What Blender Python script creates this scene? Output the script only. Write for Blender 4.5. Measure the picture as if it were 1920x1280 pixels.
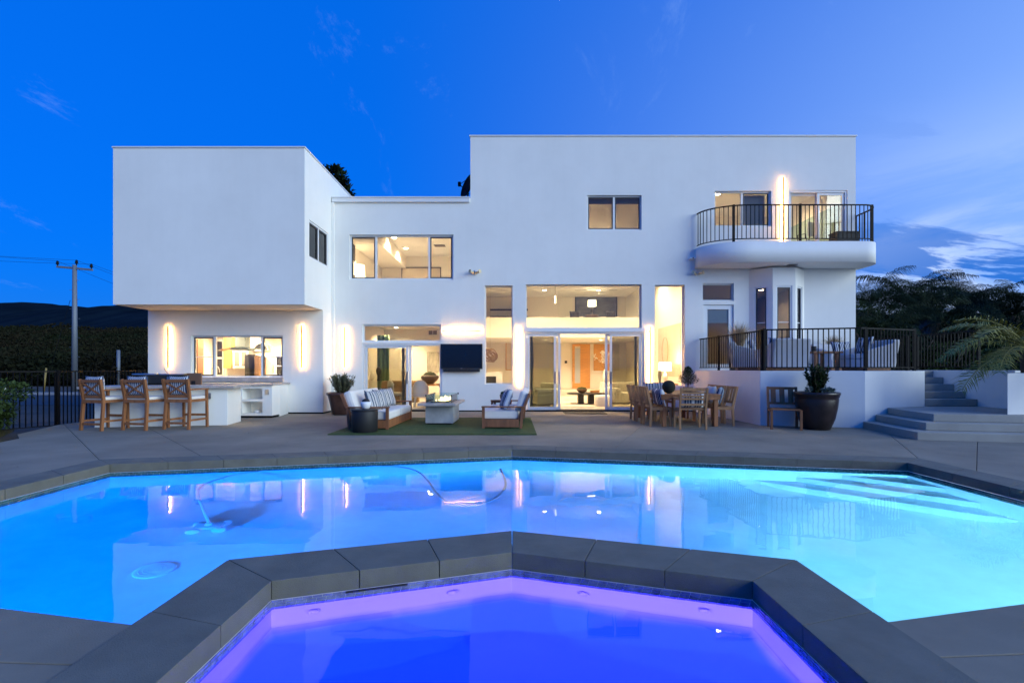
import bpy, bmesh, math, random
from mathutils import Vector, Matrix
from mathutils import noise as mnoise
random.seed(7)
R = math.radians
scene = bpy.context.scene
col = scene.collection
for _o in list(bpy.data.objects):
    bpy.data.objects.remove(_o)

# ------------------------------------------------------------------ camera
CAMH, F, HOR = 1.35, 925.0, 690.0
cam = bpy.data.cameras.new('camera')
cam.sensor_width = 36.0
cam.lens = F / 1920 * 36
cam.shift_y = (HOR - 640) / 1920
cam.clip_start = 0.05
cam.clip_end = 6000
cam_o = bpy.data.objects.new('camera', cam)
cam_o.location = (0, 0, CAMH)
cam_o.rotation_euler = (R(90), 0, 0)
col.objects.link(cam_o)
scene.camera = cam_o

# ------------------------------------------------------------------ sky
SUN_EL, SUN_AZ = 5.0, 122.0          # after-glow low behind the camera, to the right
world = bpy.data.worlds.new('World')
scene.world = world
world.use_nodes = True
nt = world.node_tree
N = nt.nodes
L = nt.links
bg = N['Background']
bg.inputs[1].default_value = 0.13
sky = N.new('ShaderNodeTexSky')
sky.sky_type = 'NISHITA'
sky.sun_disc = False
sky.sun_elevation = R(SUN_EL)
sky.sun_rotation = R(SUN_AZ)
sky.ozone_density = 8.0
sky.air_density = 1.2
sky.dust_density = 0.4
tc = N.new('ShaderNodeTexCoord')
sep = N.new('ShaderNodeSeparateXYZ')
L.new(tc.outputs['Generated'], sep.inputs[0])

def wm(op, a, b=None, c=None, clamp=False):
    n = N.new('ShaderNodeMath')
    n.operation = op
    n.use_clamp = clamp
    for i, v in enumerate((a, b, c)):
        if v is None:
            continue
        if isinstance(v, (int, float)):
            n.inputs[i].default_value = v
        else:
            L.new(v, n.inputs[i])
    return n.outputs[0]

def wramp(v, a, b, smooth=True):
    n = N.new('ShaderNodeMapRange')
    n.interpolation_type = 'SMOOTHSTEP' if smooth else 'LINEAR'
    L.new(v, n.inputs[0])
    n.inputs[1].default_value = a
    n.inputs[2].default_value = b
    return n.outputs[0]

def wmix(f, a, b):
    n = N.new('ShaderNodeMix')
    n.data_type = 'RGBA'
    if isinstance(f, (int, float)):
        n.inputs[0].default_value = f
    else:
        L.new(f, n.inputs[0])
    for i, v in ((6, a), (7, b)):
        if isinstance(v, tuple):
            n.inputs[i].default_value = (*v, 1)
        else:
            L.new(v, n.inputs[i])
    return n.outputs[2]

DKX, DKY = 4.1, 9.6
# cloud deck: direction projected on a flat layer overhead, so that clouds flatten towards the horizon
zc = wm('MAXIMUM', sep.outputs[2], 0.0)
zd = wm('ADD', zc, 0.22)
cx = wm('DIVIDE', sep.outputs[0], zd)
cy = wm('DIVIDE', sep.outputs[1], zd)
comb = N.new('ShaderNodeCombineXYZ')
L.new(cx, comb.inputs[0]); L.new(cy, comb.inputs[1])
def wnoise(scale, detail, rough, dist, off, sc3=(1, 1, 1)):
    mp = N.new('ShaderNodeMapping')
    mp.inputs['Location'].default_value = off
    mp.inputs['Scale'].default_value = sc3
    mp.inputs['Rotation'].default_value = (0, 0, R(25))
    L.new(comb.outputs[0], mp.inputs[0])
    n = N.new('ShaderNodeTexNoise')
    n.inputs['Scale'].default_value = scale
    n.inputs['Detail'].default_value = detail
    n.inputs['Roughness'].default_value = rough
    n.inputs['Distortion'].default_value = dist
    L.new(mp.outputs[0], n.inputs['Vector'])
    return n.outputs[0]
# the evening cloud bank lies to the right and goes on round behind the camera; wisps elsewhere
east = wramp(sep.outputs[0], 0.30, 0.66)
low = wramp(sep.outputs[2], 0.42, 0.10)
bank = wm('MULTIPLY', east, low)
haze_n = wnoise(1.1, 9, 0.62, 0.6, (3.1, 0.4, 0), (0.8, 1.2, 1))
haze_m = wm('MULTIPLY', wramp(haze_n, 0.40, 0.58), bank)
dark_n = wnoise(1.5, 9, 0.62, 0.8, (DKX, DKY, 0), (0.55, 1.35, 1))
dark_m = wm('MULTIPLY', wramp(dark_n, 0.53, 0.585), bank)
wisp_n = wnoise(1.7, 10, 0.72, 0.5, (6.4, 5.9, 0), (1.5, 0.6, 1))
wisp_m = wm('MULTIPLY', wramp(wisp_n, 0.58, 0.74), wramp(sep.outputs[2], 0.0, 0.2))
gx = wm('MULTIPLY', wm('ADD', sep.outputs[0], 0.30), 1 / 1.2, clamp=True)
glow = wm('MULTIPLY', wm('MULTIPLY', gx, gx), wramp(sep.outputs[2], 1.0, 0.25))
tint = N.new('ShaderNodeMix'); tint.data_type = 'RGBA'; tint.blend_type = 'MULTIPLY'
tint.inputs[0].default_value = 1.0
L.new(sky.outputs[0], tint.inputs[6]); tint.inputs[7].default_value = (0.7, 0.85, 1.25, 1)
skyc = wmix(0.70, tint.outputs[2], (0.0, 0.53, 2.95))      # deep blue-hour air all round
skyc = wmix(glow, skyc, (1.1, 1.9, 3.7))
skyc = wmix(wm('MULTIPLY', wisp_m, 0.30), skyc, (1.0, 1.7, 3.4))
skyc = wmix(wm('MULTIPLY', haze_m, 0.78), skyc, (2.0, 2.5, 3.6))
skyc = wmix(wm('MULTIPLY', dark_m, 0.92), skyc, (0.02, 0.50, 2.15))
L.new(skyc, bg.inputs[0])

# ------------------------------------------------------------------ sun (after-glow: very soft)
sl = bpy.data.lights.new('sun', 'SUN')
sl.energy = 1.42
sl.angle = R(50)
sl.color = (0.84, 0.99, 1.0)
so = bpy.data.objects.new('sun', sl)
sd = Vector((math.sin(R(SUN_AZ)) * math.cos(R(12)), math.cos(R(SUN_AZ)) * math.cos(R(12)), math.sin(R(12))))
so.rotation_euler = sd.to_track_quat('Z', 'Y').to_euler()
so.location = (10, -20, 20)
col.objects.link(so)

vs = scene.view_settings
vs.view_transform = 'Standard'
vs.look = 'None'
vs.gamma = 1
vs.use_curve_mapping = False
vs.exposure = 1.27
cy_ = scene.cycles
cy_.use_denoising = True
cy_.max_bounces = 8
cy_.diffuse_bounces = 5
cy_.glossy_bounces = 3
cy_.transmission_bounces = 4
cy_.transparent_max_bounces = 16
cy_.caustics_reflective = False
cy_.caustics_refractive = False
cy_.sample_clamp_indirect = 5.0

# ------------------------------------------------------------------ helpers
def px(x, Y): return (x - 960) * Y / F
def pz(y, Y): return CAMH + (HOR - y) * Y / F
def gy(y, z=0.0): return (CAMH - z) * F / (y - HOR)
def P(x, y, Y): return Vector((px(x, Y), Y, pz(y, Y)))
def G(x, y, z=0.0):
    Y = gy(y, z)
    return Vector((px(x, Y), Y, z))

class MB:
    def __init__(s):
        s.v, s.f, s.sm = [], [], []
    def add(s, vs, fs, smooth=False, M=None):
        b = len(s.v)
        s.v += [tuple(M @ Vector(p)) if M else tuple(p) for p in vs]
        s.f += [tuple(i + b for i in f) for f in fs]
        s.sm += [smooth] * len(fs)
        return s
    def box(s, x0, x1, y0, y1, z0, z1, M=None):
        vs = [(x, y, z) for z in (z0, z1) for y in (y0, y1) for x in (x0, x1)]
        return s.add(vs, [(0, 2, 3, 1), (4, 5, 7, 6), (0, 1, 5, 4), (2, 6, 7, 3), (0, 4, 6, 2), (1, 3, 7, 5)], False, M)
    def bar(s, a, b, w, d, up=(0, 0, 1), taper=1.0):
        a, b = Vector(a), Vector(b)
        t = (b - a).normalized()
        u = Vector(up)
        if abs(t.dot(u)) > 0.95:
            u = Vector((0, 1, 0))
        n = t.cross(u).normalized()
        m = n.cross(t).normalized()
        vs = []
        for p, k in ((a, 1), (b, taper)):
            for i, j in ((-1, -1), (1, -1), (1, 1), (-1, 1)):
                vs.append(p + n * (i * w / 2 * k) + m * (j * d / 2 * k))
        return s.add(vs, [(3, 2, 1, 0), (4, 5, 6, 7), (0, 1, 5, 4), (1, 2, 6, 5), (2, 3, 7, 6), (3, 0, 4, 7)])
    def tube(s, pts, r, n=8, cap=True):
        pts = [Vector(p) for p in pts]
        rs = r if isinstance(r, (list, tuple)) else [r] * len(pts)
        vs, fs = [], []
        nrm = None
        for i, p in enumerate(pts):
            t = (pts[min(i + 1, len(pts) - 1)] - pts[max(i - 1, 0)]).normalized()
            if nrm is None:
                nrm = t.orthogonal().normalized()
            nrm = (nrm - t * nrm.dot(t)).normalized()
            bn = t.cross(nrm)
            for k in range(n):
                a = 2 * math.pi * k / n
                vs.append(p + (nrm * math.cos(a) + bn * math.sin(a)) * rs[i])
        for i in range(len(pts) - 1):
            for k in range(n):
                k2 = (k + 1) % n
                fs.append((i * n + k, i * n + k2, (i + 1) * n + k2, (i + 1) * n + k))
        s.add(vs, fs, True)
        if cap:
            b = len(s.v) - len(vs)
            s.f.append(tuple(b + k for k in reversed(range(n)))); s.sm.append(False)
            s.f.append(tuple(b + (len(pts) - 1) * n + k for k in range(n))); s.sm.append(False)
        return s
    def lathe(s, prof, n=24, M=None, smooth=True, square=0.0):
        vs, fs = [], []
        for r, z in prof:
            for k in range(n):
                a = 2 * math.pi * k / n
                c, q = math.cos(a), math.sin(a)
                if square:
                    m = max(abs(c), abs(q))
                    f = (1 - square) + square / m
                    c, q = c * f, q * f
                vs.append((r * c, r * q, z))
        for i in range(len(prof) - 1):
            for k in range(n):
                k2 = (k + 1) % n
                fs.append((i * n + k, i * n + k2, (i + 1) * n + k2, (i + 1) * n + k))
        s.add(vs, fs, smooth, M)
        b = len(s.v) - len(vs)
        if prof[0][0] > 1e-4:
            s.f.append(tuple(b + k for k in reversed(range(n)))); s.sm.append(False)
        if prof[-1][0] > 1e-4:
            s.f.append(tuple(b + (len(prof) - 1) * n + k for k in range(n))); s.sm.append(False)
        return s
    def prism(s, poly, z0, z1, M=None):
        n = len(poly)
        vs = [(p[0], p[1], z0) for p in poly] + [(p[0], p[1], z1) for p in poly]
        fs = [tuple(reversed(range(n))), tuple(range(n, 2 * n))]
        for i in range(n):
            j = (i + 1) % n
            fs.append((i, j, n + j, n + i))
        return s.add(vs, fs, False, M)
    def mesh(s, name):
        me = bpy.data.meshes.new(name)
        me.from_pydata(s.v, [], s.f)
        me.polygons.foreach_set('use_smooth', s.sm)
        me.update()
        return me
    def build(s, name, mat, parent=None, loc=None, bevel=0.0, rot=None):
        me = s.mesh(name)
        if bevel or True:
            bm = bmesh.new(); bm.from_mesh(me)
            if bevel:
                bmesh.ops.remove_doubles(bm, verts=bm.verts, dist=1e-5)
                ed = [e for e in bm.edges if len(e.link_faces) == 2 and e.calc_face_angle(0) > 0.6]
                try:
                    bmesh.ops.bevel(bm, geom=ed, offset=bevel, segments=2, affect='EDGES', profile=0.6, clamp_overlap=True)
                except Exception:
                    pass
            bmesh.ops.recalc_face_normals(bm, faces=bm.faces)
            bm.to_mesh(me); bm.free()
        me.materials.append(mat)
        return link(name, me, parent, loc, rot)

def link(name, me, parent=None, loc=None, rot=None):
    o = bpy.data.objects.new(name, me)
    col.objects.link(o)
    if parent is not None:
        o.parent = parent
    if loc is not None:
        o.location = loc
    if rot is not None:
        o.rotation_euler = rot
    return o

def tag(o, label=None, cat=None, group=None, kind=None):
    if label: o['label'] = label
    if cat: o['category'] = cat
    if group: o['group'] = group
    if kind: o['kind'] = kind
    return o

def empty(name, loc=(0, 0, 0), rz=0.0, label=None, cat=None, group=None, kind=None):
    o = bpy.data.objects.new(name, None)
    col.objects.link(o)
    o.location = loc
    o.rotation_euler = (0, 0, rz)
    o.empty_display_size = 0.1
    return tag(o, label, cat, group, kind)

def copy_tree(o, loc, rz, label=None, group=None, parent=None):
    c = o.copy()
    col.objects.link(c)
    if parent is not None:
        c.parent = parent
    else:
        c.location = loc
        c.rotation_euler = (0, 0, rz)
        if label: c['label'] = label
        if group: c['group'] = group
    for ch in list(o.children):
        copy_tree(ch, None, None, parent=c)
    return c

# ------------------------------------------------------------------ materials
def mat(name, colr, rough=0.6, metal=0.0, var=0.0, vscale=4.0, bump=0.0, bscale=60.0, col2=None, stretch=(1, 1, 1), spec=None, coords='Object', detail=5):
    m = bpy.data.materials.new(name)
    m.use_nodes = True
    t = m.node_tree
    b = t.nodes['Principled BSDF']
    b.inputs['Base Color'].default_value = (*colr, 1)
    b.inputs['Roughness'].default_value = rough
    b.inputs['Metallic'].default_value = metal
    if spec is not None:
        b.inputs['Specular IOR Level'].default_value = spec
    tcn = t.nodes.new('ShaderNodeTexCoord')
    mp = t.nodes.new('ShaderNodeMapping')
    mp.inputs['Scale'].default_value = stretch
    t.links.new(tcn.outputs[coords], mp.inputs[0])
    if var or col2:
        n = t.nodes.new('ShaderNodeTexNoise')
        n.inputs['Scale'].default_value = vscale
        n.inputs['Detail'].default_value = detail
        n.inputs['Roughness'].default_value = 0.6
        t.links.new(mp.outputs[0], n.inputs['Vector'])
        mr = t.nodes.new('ShaderNodeMapRange')
        mr.inputs[1].default_value = 0.3; mr.inputs[2].default_value = 0.7
        t.links.new(n.outputs[0], mr.inputs[0])
        mx = t.nodes.new('ShaderNodeMix'); mx.data_type = 'RGBA'
        t.links.new(mr.outputs[0], mx.inputs[0])
        c2 = col2 or tuple(c * (1 - var) for c in colr)
        mx.inputs[6].default_value = (*c2, 1)
        mx.inputs[7].default_value = (*[min(1, c * (1 + var * 0.4)) for c in colr], 1)
        t.links.new(mx.outputs[2], b.inputs['Base Color'])
    if bump:
        n2 = t.nodes.new('ShaderNodeTexNoise')
        n2.inputs['Scale'].default_value = bscale
        n2.inputs['Detail'].default_value = 4
        t.links.new(mp.outputs[0], n2.inputs['Vector'])
        bp = t.nodes.new('ShaderNodeBump')
        bp.inputs['Strength'].default_value = bump
        bp.inputs['Distance'].default_value = 0.01
        t.links.new(n2.outputs[0], bp.inputs['Height'])
        t.links.new(bp.outputs[0], b.inputs['Normal'])
    return m

def emis(name, colr, strength):
    m = bpy.data.materials.new(name)
    m.use_nodes = True
    b = m.node_tree.nodes['Principled BSDF']
    b.inputs['Base Color'].default_value = (0.8, 0.8, 0.8, 1)
    b.inputs['Emission Color'].default_value = (*colr, 1)
    b.inputs['Emission Strength'].default_value = strength
    return m

def glassy(name, tint=(1, 1, 1), ior=1.5, rough=0.0, bump=0.0, bscale=2.0, gcol=(1, 1, 1), refract=False):
    """clear pane or water skin: what lies behind shows through, the rest mirrors by Fresnel"""
    m = bpy.data.materials.new(name)
    m.use_nodes = True
    t = m.node_tree
    t.nodes.remove(t.nodes['Principled BSDF'])
    out = t.nodes['Material Output']
    fr = t.nodes.new('ShaderNodeFresnel'); fr.inputs[0].default_value = ior
    tr = t.nodes.new('ShaderNodeBsdfRefraction' if refract else 'ShaderNodeBsdfTransparent'); tr.inputs[0].default_value = (*tint, 1)
    if refract:
        tr.inputs['IOR'].default_value = ior; tr.inputs['Roughness'].default_value = 0.0
    gl = t.nodes.new('ShaderNodeBsdfGlossy'); gl.inputs['Roughness'].default_value = rough
    gl.inputs[0].default_value = (*gcol, 1)
    mx = t.nodes.new('ShaderNodeMixShader')
    t.links.new(fr.outputs[0], mx.inputs[0]); t.links.new(tr.outputs[0], mx.inputs[1]); t.links.new(gl.outputs[0], mx.inputs[2])
    t.links.new(mx.outputs[0], out.inputs[0])
    if bump:
        tcn = t.nodes.new('ShaderNodeTexCoord')
        n2 = t.nodes.new('ShaderNodeTexNoise'); n2.inputs['Scale'].default_value = bscale; n2.inputs['Detail'].default_value = 2
        t.links.new(tcn.outputs['Object'], n2.inputs['Vector'])
        bp = t.nodes.new('ShaderNodeBump'); bp.inputs['Strength'].default_value = bump; bp.inputs['Distance'].default_value = 0.02
        t.links.new(n2.outputs[0], bp.inputs['Height'])
        t.links.new(bp.outputs[0], gl.inputs['Normal'])
    return m

def stripes(name, ca, cb, scale, width=0.5, axis=0, cc=None, fine=None):
    m = bpy.data.materials.new(name)
    m.use_nodes = True
    t = m.node_tree
    b = t.nodes['Principled BSDF']; b.inputs['Roughness'].default_value = 0.9
    tcn = t.nodes.new('ShaderNodeTexCoord'); sp = t.nodes.new('ShaderNodeSeparateXYZ')
    t.links.new(tcn.outputs['Object'], sp.inputs[0])
    def mth(op, a, v):
        n = t.nodes.new('ShaderNodeMath'); n.operation = op
        t.links.new(a, n.inputs[0])
        if isinstance(v, (int, float)): n.inputs[1].default_value = v
        else: t.links.new(v, n.inputs[1])
        return n.outputs[0]
    nz = t.nodes.new('ShaderNodeTexNoise'); nz.inputs['Scale'].default_value = 9
    t.links.new(tcn.outputs['Object'], nz.inputs['Vector'])
    src = mth('ADD', sp.outputs[axis], mth('MULTIPLY', nz.outputs[0], 0.012))
    fr = mth('FRACT', mth('MULTIPLY', src, scale), 0)
    f = mth('LESS_THAN', fr, width)
    mx = t.nodes.new('ShaderNodeMix'); mx.data_type = 'RGBA'
    t.links.new(f, mx.inputs[0]); mx.inputs[6].default_value = (*ca, 1); mx.inputs[7].default_value = (*cb, 1)
    outc = mx.outputs[2]
    if cc:
        f2 = mth('LESS_THAN', mth('FRACT', mth('MULTIPLY', src, scale * (fine or 0.37)), 0), 0.16)
        m2 = t.nodes.new('ShaderNodeMix'); m2.data_type = 'RGBA'
        t.links.new(f2, m2.inputs[0]); t.links.new(outc, m2.inputs[6]); m2.inputs[7].default_value = (*cc, 1)
        outc = m2.outputs[2]
    t.links.new(outc, b.inputs['Base Color'])
    return m

M_STUCCO = mat('white_stucco', (0.82, 0.81, 0.77), 0.9, var=0.07, vscale=0.5, bump=0.35, bscale=70)
def add_streaks(m, amount):
    """faint run-off streaks and mottling in the render coat"""
    t = m.node_tree; b = t.nodes['Principled BSDF']
    src = b.inputs['Base Color'].links[0].from_socket
    tcn = t.nodes.new('ShaderNodeTexCoord'); mp = t.nodes.new('ShaderNodeMapping'); mp.inputs['Scale'].default_value = (2.2, 2.2, 0.16)
    n = t.nodes.new('ShaderNodeTexNoise'); n.inputs['Scale'].default_value = 2.0; n.inputs['Detail'].default_value = 6; n.inputs['Roughness'].default_value = 0.65
    mr = t.nodes.new('ShaderNodeMapRange'); mr.inputs[1].default_value = 0.45; mr.inputs[2].default_value = 0.75; mr.inputs[4].default_value = amount
    mx = t.nodes.new('ShaderNodeMix'); mx.data_type = 'RGBA'; mx.inputs[7].default_value = (0.52, 0.51, 0.48, 1)
    t.links.new(tcn.outputs['Object'], mp.inputs[0]); t.links.new(mp.outputs[0], n.inputs['Vector']); t.links.new(n.outputs[0], mr.inputs[0])
    t.links.new(mr.outputs[0], mx.inputs[0]); t.links.new(src, mx.inputs[6]); t.links.new(mx.outputs[2], b.inputs['Base Color'])
add_streaks(M_STUCCO, 0.06)
M_SOFF = mat('white_soffit', (0.80, 0.77, 0.69), 0.9, bump=0.15, bscale=90)
M_TRIM = mat('white_trim', (0.78, 0.78, 0.78), 0.5)
M_CAP = mat('metal_coping', (0.72, 0.72, 0.72), 0.45)
M_WIN = mat('window_frame_vinyl', (0.74, 0.75, 0.76), 0.45)
M_WIND = mat('window_sash_bronze', (0.05, 0.05, 0.055), 0.45)
M_GLASS = glassy('window_glass', (0.96, 0.97, 0.95), 1.45)
M_SCREEN = glassy('insect_screen_glass', (0.62, 0.62, 0.55), 1.45)
M_DARKGL = glassy('tinted_glass', (0.25, 0.26, 0.24), 1.5)
M_CONC = mat('patio_concrete', (0.250, 0.220, 0.165), 0.85, var=0.30, vscale=0.9, bump=0.3, bscale=120)
M_COPING = mat('coping_concrete', (0.160, 0.156, 0.128), 0.85, var=0.25, vscale=3.0, bump=0.5, bscale=160)
M_JOINT = mat('joint_filler', (0.05, 0.05, 0.05), 0.95)  # dark mortar bed that shows in the sawn joints
M_STEP = mat('step_concrete', (0.36, 0.34, 0.29), 0.85, var=0.15, vscale=1.5, bump=0.3, bscale=120)
M_PLASTER = mat('pool_plaster', (0.74, 0.80, 0.84), 0.8, var=0.16, vscale=1.6)
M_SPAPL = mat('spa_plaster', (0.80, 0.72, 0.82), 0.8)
def depth_tint(m, low, z0, z1):
    """lilac rim fading to blue: lamp falloff and water absorption painted by depth"""
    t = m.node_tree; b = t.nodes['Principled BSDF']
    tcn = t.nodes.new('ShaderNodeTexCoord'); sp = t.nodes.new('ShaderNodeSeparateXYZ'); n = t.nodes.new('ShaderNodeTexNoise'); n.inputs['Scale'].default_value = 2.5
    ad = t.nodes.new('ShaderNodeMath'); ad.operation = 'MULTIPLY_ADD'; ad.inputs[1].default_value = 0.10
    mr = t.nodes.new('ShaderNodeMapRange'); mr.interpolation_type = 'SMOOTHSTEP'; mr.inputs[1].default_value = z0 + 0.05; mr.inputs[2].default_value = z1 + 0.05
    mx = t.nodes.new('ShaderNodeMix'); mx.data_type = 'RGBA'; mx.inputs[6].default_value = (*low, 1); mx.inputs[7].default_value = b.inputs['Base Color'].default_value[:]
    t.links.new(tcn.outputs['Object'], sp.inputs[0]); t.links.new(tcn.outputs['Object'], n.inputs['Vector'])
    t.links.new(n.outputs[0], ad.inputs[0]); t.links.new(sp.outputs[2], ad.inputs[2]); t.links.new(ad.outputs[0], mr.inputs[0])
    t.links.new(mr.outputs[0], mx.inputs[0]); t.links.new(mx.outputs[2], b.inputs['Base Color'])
depth_tint(M_SPAPL, (0.01, 0.22, 0.78), -0.56, -0.40)  # underwater light loss put into the plaster colour, bluer with depth
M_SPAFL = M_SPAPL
M_TILE = mat('glass_tile_teal', (0.05, 0.14, 0.15), 0.15, var=0.5, vscale=9)
M_TILEB = mat('glass_tile_blue', (0.22, 0.24, 0.45), 0.12, var=0.6, vscale=14)
M_GROUT = mat('tile_grout', (0.40, 0.44, 0.46), 0.9)
M_WATER = glassy('pool_water', (0.80, 0.95, 1.0), 1.33, 0.0, 0.10, 2.2, refract=True)
M_IRON = mat('black_iron', (0.004, 0.004, 0.005), 0.6, spec=0.15)
M_TEAK = mat('weathered_teak', (0.31, 0.122, 0.043), 0.6, var=0.45, vscale=3.0, stretch=(6, 6, 0.8), bump=0.15, bscale=30)
M_TEAKG = mat('grey_teak', (0.36, 0.19, 0.085), 0.7, var=0.35, vscale=3.0, stretch=(6, 6, 0.8), bump=0.15, bscale=30)
M_TEAKD = mat('dark_teak', (0.24, 0.095, 0.04), 0.55, var=0.4, vscale=3.0, stretch=(6, 6, 0.8), bump=0.15, bscale=30)
M_CUSH = mat('cream_cushion', (0.74, 0.70, 0.66), 0.95, var=0.08, vscale=3, bump=0.2, bscale=14)
M_UPH = mat('pale_grey_upholstery', (0.55, 0.54, 0.55), 0.95, var=0.06, vscale=3, bump=0.15, bscale=60)
M_STRB = stripes('blue_white_stripe', (0.60, 0.61, 0.63), (0.035, 0.06, 0.12), 21, 0.55)
M_STRB2 = stripes('navy_stripe', (0.36, 0.40, 0.45), (0.022, 0.045, 0.10), 18, 0.62, 0, (0.62, 0.64, 0.66), 0.25)
M_STRG = stripes('grey_blue_stripe', (0.50, 0.49, 0.47), (0.06, 0.085, 0.13), 13, 0.40, 0, (0.24, 0.26, 0.30), 0.21)
M_BLACK = mat('matt_black', (0.012, 0.012, 0.013), 0.6)
M_STEEL = mat('stainless_steel', (0.55, 0.56, 0.58), 0.3, 1.0)
M_BRASS = mat('bronze_bar', (0.30, 0.19, 0.09), 0.4, 0.8)
M_POT = mat('brown_glazed_pot', (0.085, 0.040, 0.028), 0.35, var=0.4, vscale=5)
M_POTD = mat('dark_glazed_pot', (0.030, 0.018, 0.017), 0.32, var=0.5, vscale=6)
M_SOIL = mat('soil', (0.05, 0.035, 0.025), 0.95, bump=0.6, bscale=40)
M_RUG = mat('artificial_turf', (0.050, 0.090, 0.014), 0.95, var=0.35, vscale=6, bump=0.8, bscale=250)
M_COUNTER = mat('stone_counter', (0.42, 0.38, 0.36), 0.5, var=0.3, vscale=5)
M_FIRET = mat('cast_concrete', (0.44, 0.44, 0.44), 0.8, var=0.25, vscale=4, bump=0.2, bscale=60)
M_ROOM = mat('interior_paint', (0.82, 0.77, 0.68), 0.9)
M_ROOMW = mat('interior_white', (0.84, 0.82, 0.77), 0.9)
M_FLOORI = mat('interior_floor', (0.52, 0.47, 0.40), 0.35, var=0.12, vscale=2)
M_ORANGE = mat('honey_oak', (0.56, 0.26, 0.07), 0.45, var=0.2, vscale=2.5, stretch=(1, 1, 8))
M_WALNUT = mat('walnut', (0.14, 0.075, 0.04), 0.45, var=0.3, vscale=3, stretch=(1, 1, 6))
M_IVORY = mat('ivory_fabric', (0.80, 0.75, 0.66), 0.95)
M_TAUPE = mat('taupe_ceramic', (0.17, 0.14, 0.11), 0.7)
M_MOSS = mat('moss', (0.045, 0.06, 0.015), 0.95, var=0.5, vscale=30, bump=1.0, bscale=90)
M_LED = emis('led_strip', (1.0, 0.50, 0.12), 62.0)
M_LAMPE = emis('downlight_lens', (1.0, 0.82, 0.55), 9.0)
M_SHADE = emis('lamp_shade_lit', (1.0, 0.78, 0.48), 1.6)
# ================================================================== THE SETTING
YM = 15.42      # main facade plane
YB = 14.69      # recessed ground-floor wall of the projecting block
YF = 13.39      # front of the projecting block
WZ = -0.165     # water level

def fill_poly(outer, holes=()):
    bm = bmesh.new()
    es = []
    for lp in [outer, *holes]:
        vs = [bm.verts.new((p[0], p[1], 0)) for p in lp]
        es += [bm.edges.new((vs[i], vs[(i + 1) % len(vs)])) for i in range(len(vs))]
    bmesh.ops.triangle_fill(bm, use_beauty=True, use_dissolve=False, edges=es)
    return bm

def bm_slab(bm, z0, z1):
    """flat sheet -> closed slab"""
    bmesh.ops.recalc_face_normals(bm, faces=bm.faces)
    for f in bm.faces:
        if f.normal.z < 0: f.normal_flip()
    for v in bm.verts: v.co.z = z1
    r = bmesh.ops.extrude_face_region(bm, geom=list(bm.faces))
    for e in r['geom']:
        if isinstance(e, bmesh.types.BMVert): e.co.z = z0
    bmesh.ops.recalc_face_normals(bm, faces=bm.faces)

DECK = [(-9.3, -4), (17, -4), (17, 15.6), (-10.9, 15.6), (-10.85, 11.8), (-10.1, 10.07), (-9.49, 9.5), (-9.3, 8.9)]
POOL = [(-5.65, 6.93), (0, 8.21), (5.65, 7.05), (5.65, 3.42), (2.0, 2.63), (2.0, 3.475), (0, 4.095), (-2.0, 3.475), (-2.0, 2.6), (-5.65, 3.35)]
HOLE = [(-6.11, 7.30), (0, 8.685), (6.11, 7.43), (6.11, 3.525), (5.65, 3.42), (2.0, 2.63), (2.0, 1.25), (1.0, 0.62), (-1.0, 0.62), (-2.0, 1.25), (-2.0, 2.6), (-5.65, 3.35), (-6.11, 3.45)]
SPA_IN = [(-1.525, 1.50), (-1.525, 3.126), (0, 3.612), (1.525, 3.13), (1.525, 1.50), (0.82, 1.05), (-0.82, 1.05)]
SPA_OUT = [(-2.0, 1.25), (-2.0, 3.475), (0, 4.095), (2.0, 3.475), (2.0, 1.25), (1.0, 0.62), (-1.0, 0.62)]

# ground: one sheet to the horizon, open under the terrace so that the pool can sink into it
bm = fill_poly([(-3000, -3000), (3000, -3000), (3000, 3000), (-3000, 3000)], [[(-9.1, -3.8), (16.8, -3.8), (16.8, 15.5), (-10.7, 15.5), (-10.65, 11.8), (-9.9, 10.07), (-9.3, 9.5), (-9.1, 8.9)]])
for v in bm.verts: v.co.z = -0.13
bmesh.ops.recalc_face_normals(bm, faces=bm.faces)
me = bpy.data.meshes.new('ground'); bm.to_mesh(me); bm.free()
M_GROUND = mat('dry_earth', (0.075, 0.055, 0.035), 0.95, var=0.5, vscale=0.8, bump=0.5, bscale=12)
me.materials.append(M_GROUND)
ground = tag(link('ground', me), kind='structure')

# patio: slabs parted by sawn joints
patio = empty('patio', (0, 0, 0), kind='structure')
JL = [((-10.25, 11.35), (-6.11, 7.30)), ((-7.75, 10.67), (-4.76, 7.57)), ((6.11, 7.43), (7.66, 10.0)), ((6.12, 6.5), (8.3, 8.8)),
      ((2.0, 9.0), (3.4, 12.5)), ((-2.4, 8.9), (-1.2, 13.0)), ((0.0, -4.0), (0.0, 0.62)), ((3.4, 2.9), (3.9, 0.8)), ((-3.9, 2.8), (-4.4, 0.8)), ((-2.0, 2.05), (-9.0, 1.6)), ((2.0, 2.05), (9.0, 1.7))]
FAR = {0, 1, 2, 3, 4, 5}
def side(p, l):
    (a, b) = l
    return (b[0] - a[0]) * (p[1] - a[1]) - (b[1] - a[1]) * (p[0] - a[0])
base = fill_poly(DECK, [HOLE])
def cut(bm, l, off=0.0, keep=0):
    a, b = Vector((*l[0], 0)), Vector((*l[1], 0))
    n = Vector((-(b.y - a.y), b.x - a.x, 0)).normalized()
    bmesh.ops.bisect_plane(bm, geom=list(bm.verts) + list(bm.edges) + list(bm.faces), plane_co=a + n * off, plane_no=n, clear_inner=keep > 0, clear_outer=keep < 0)
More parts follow.
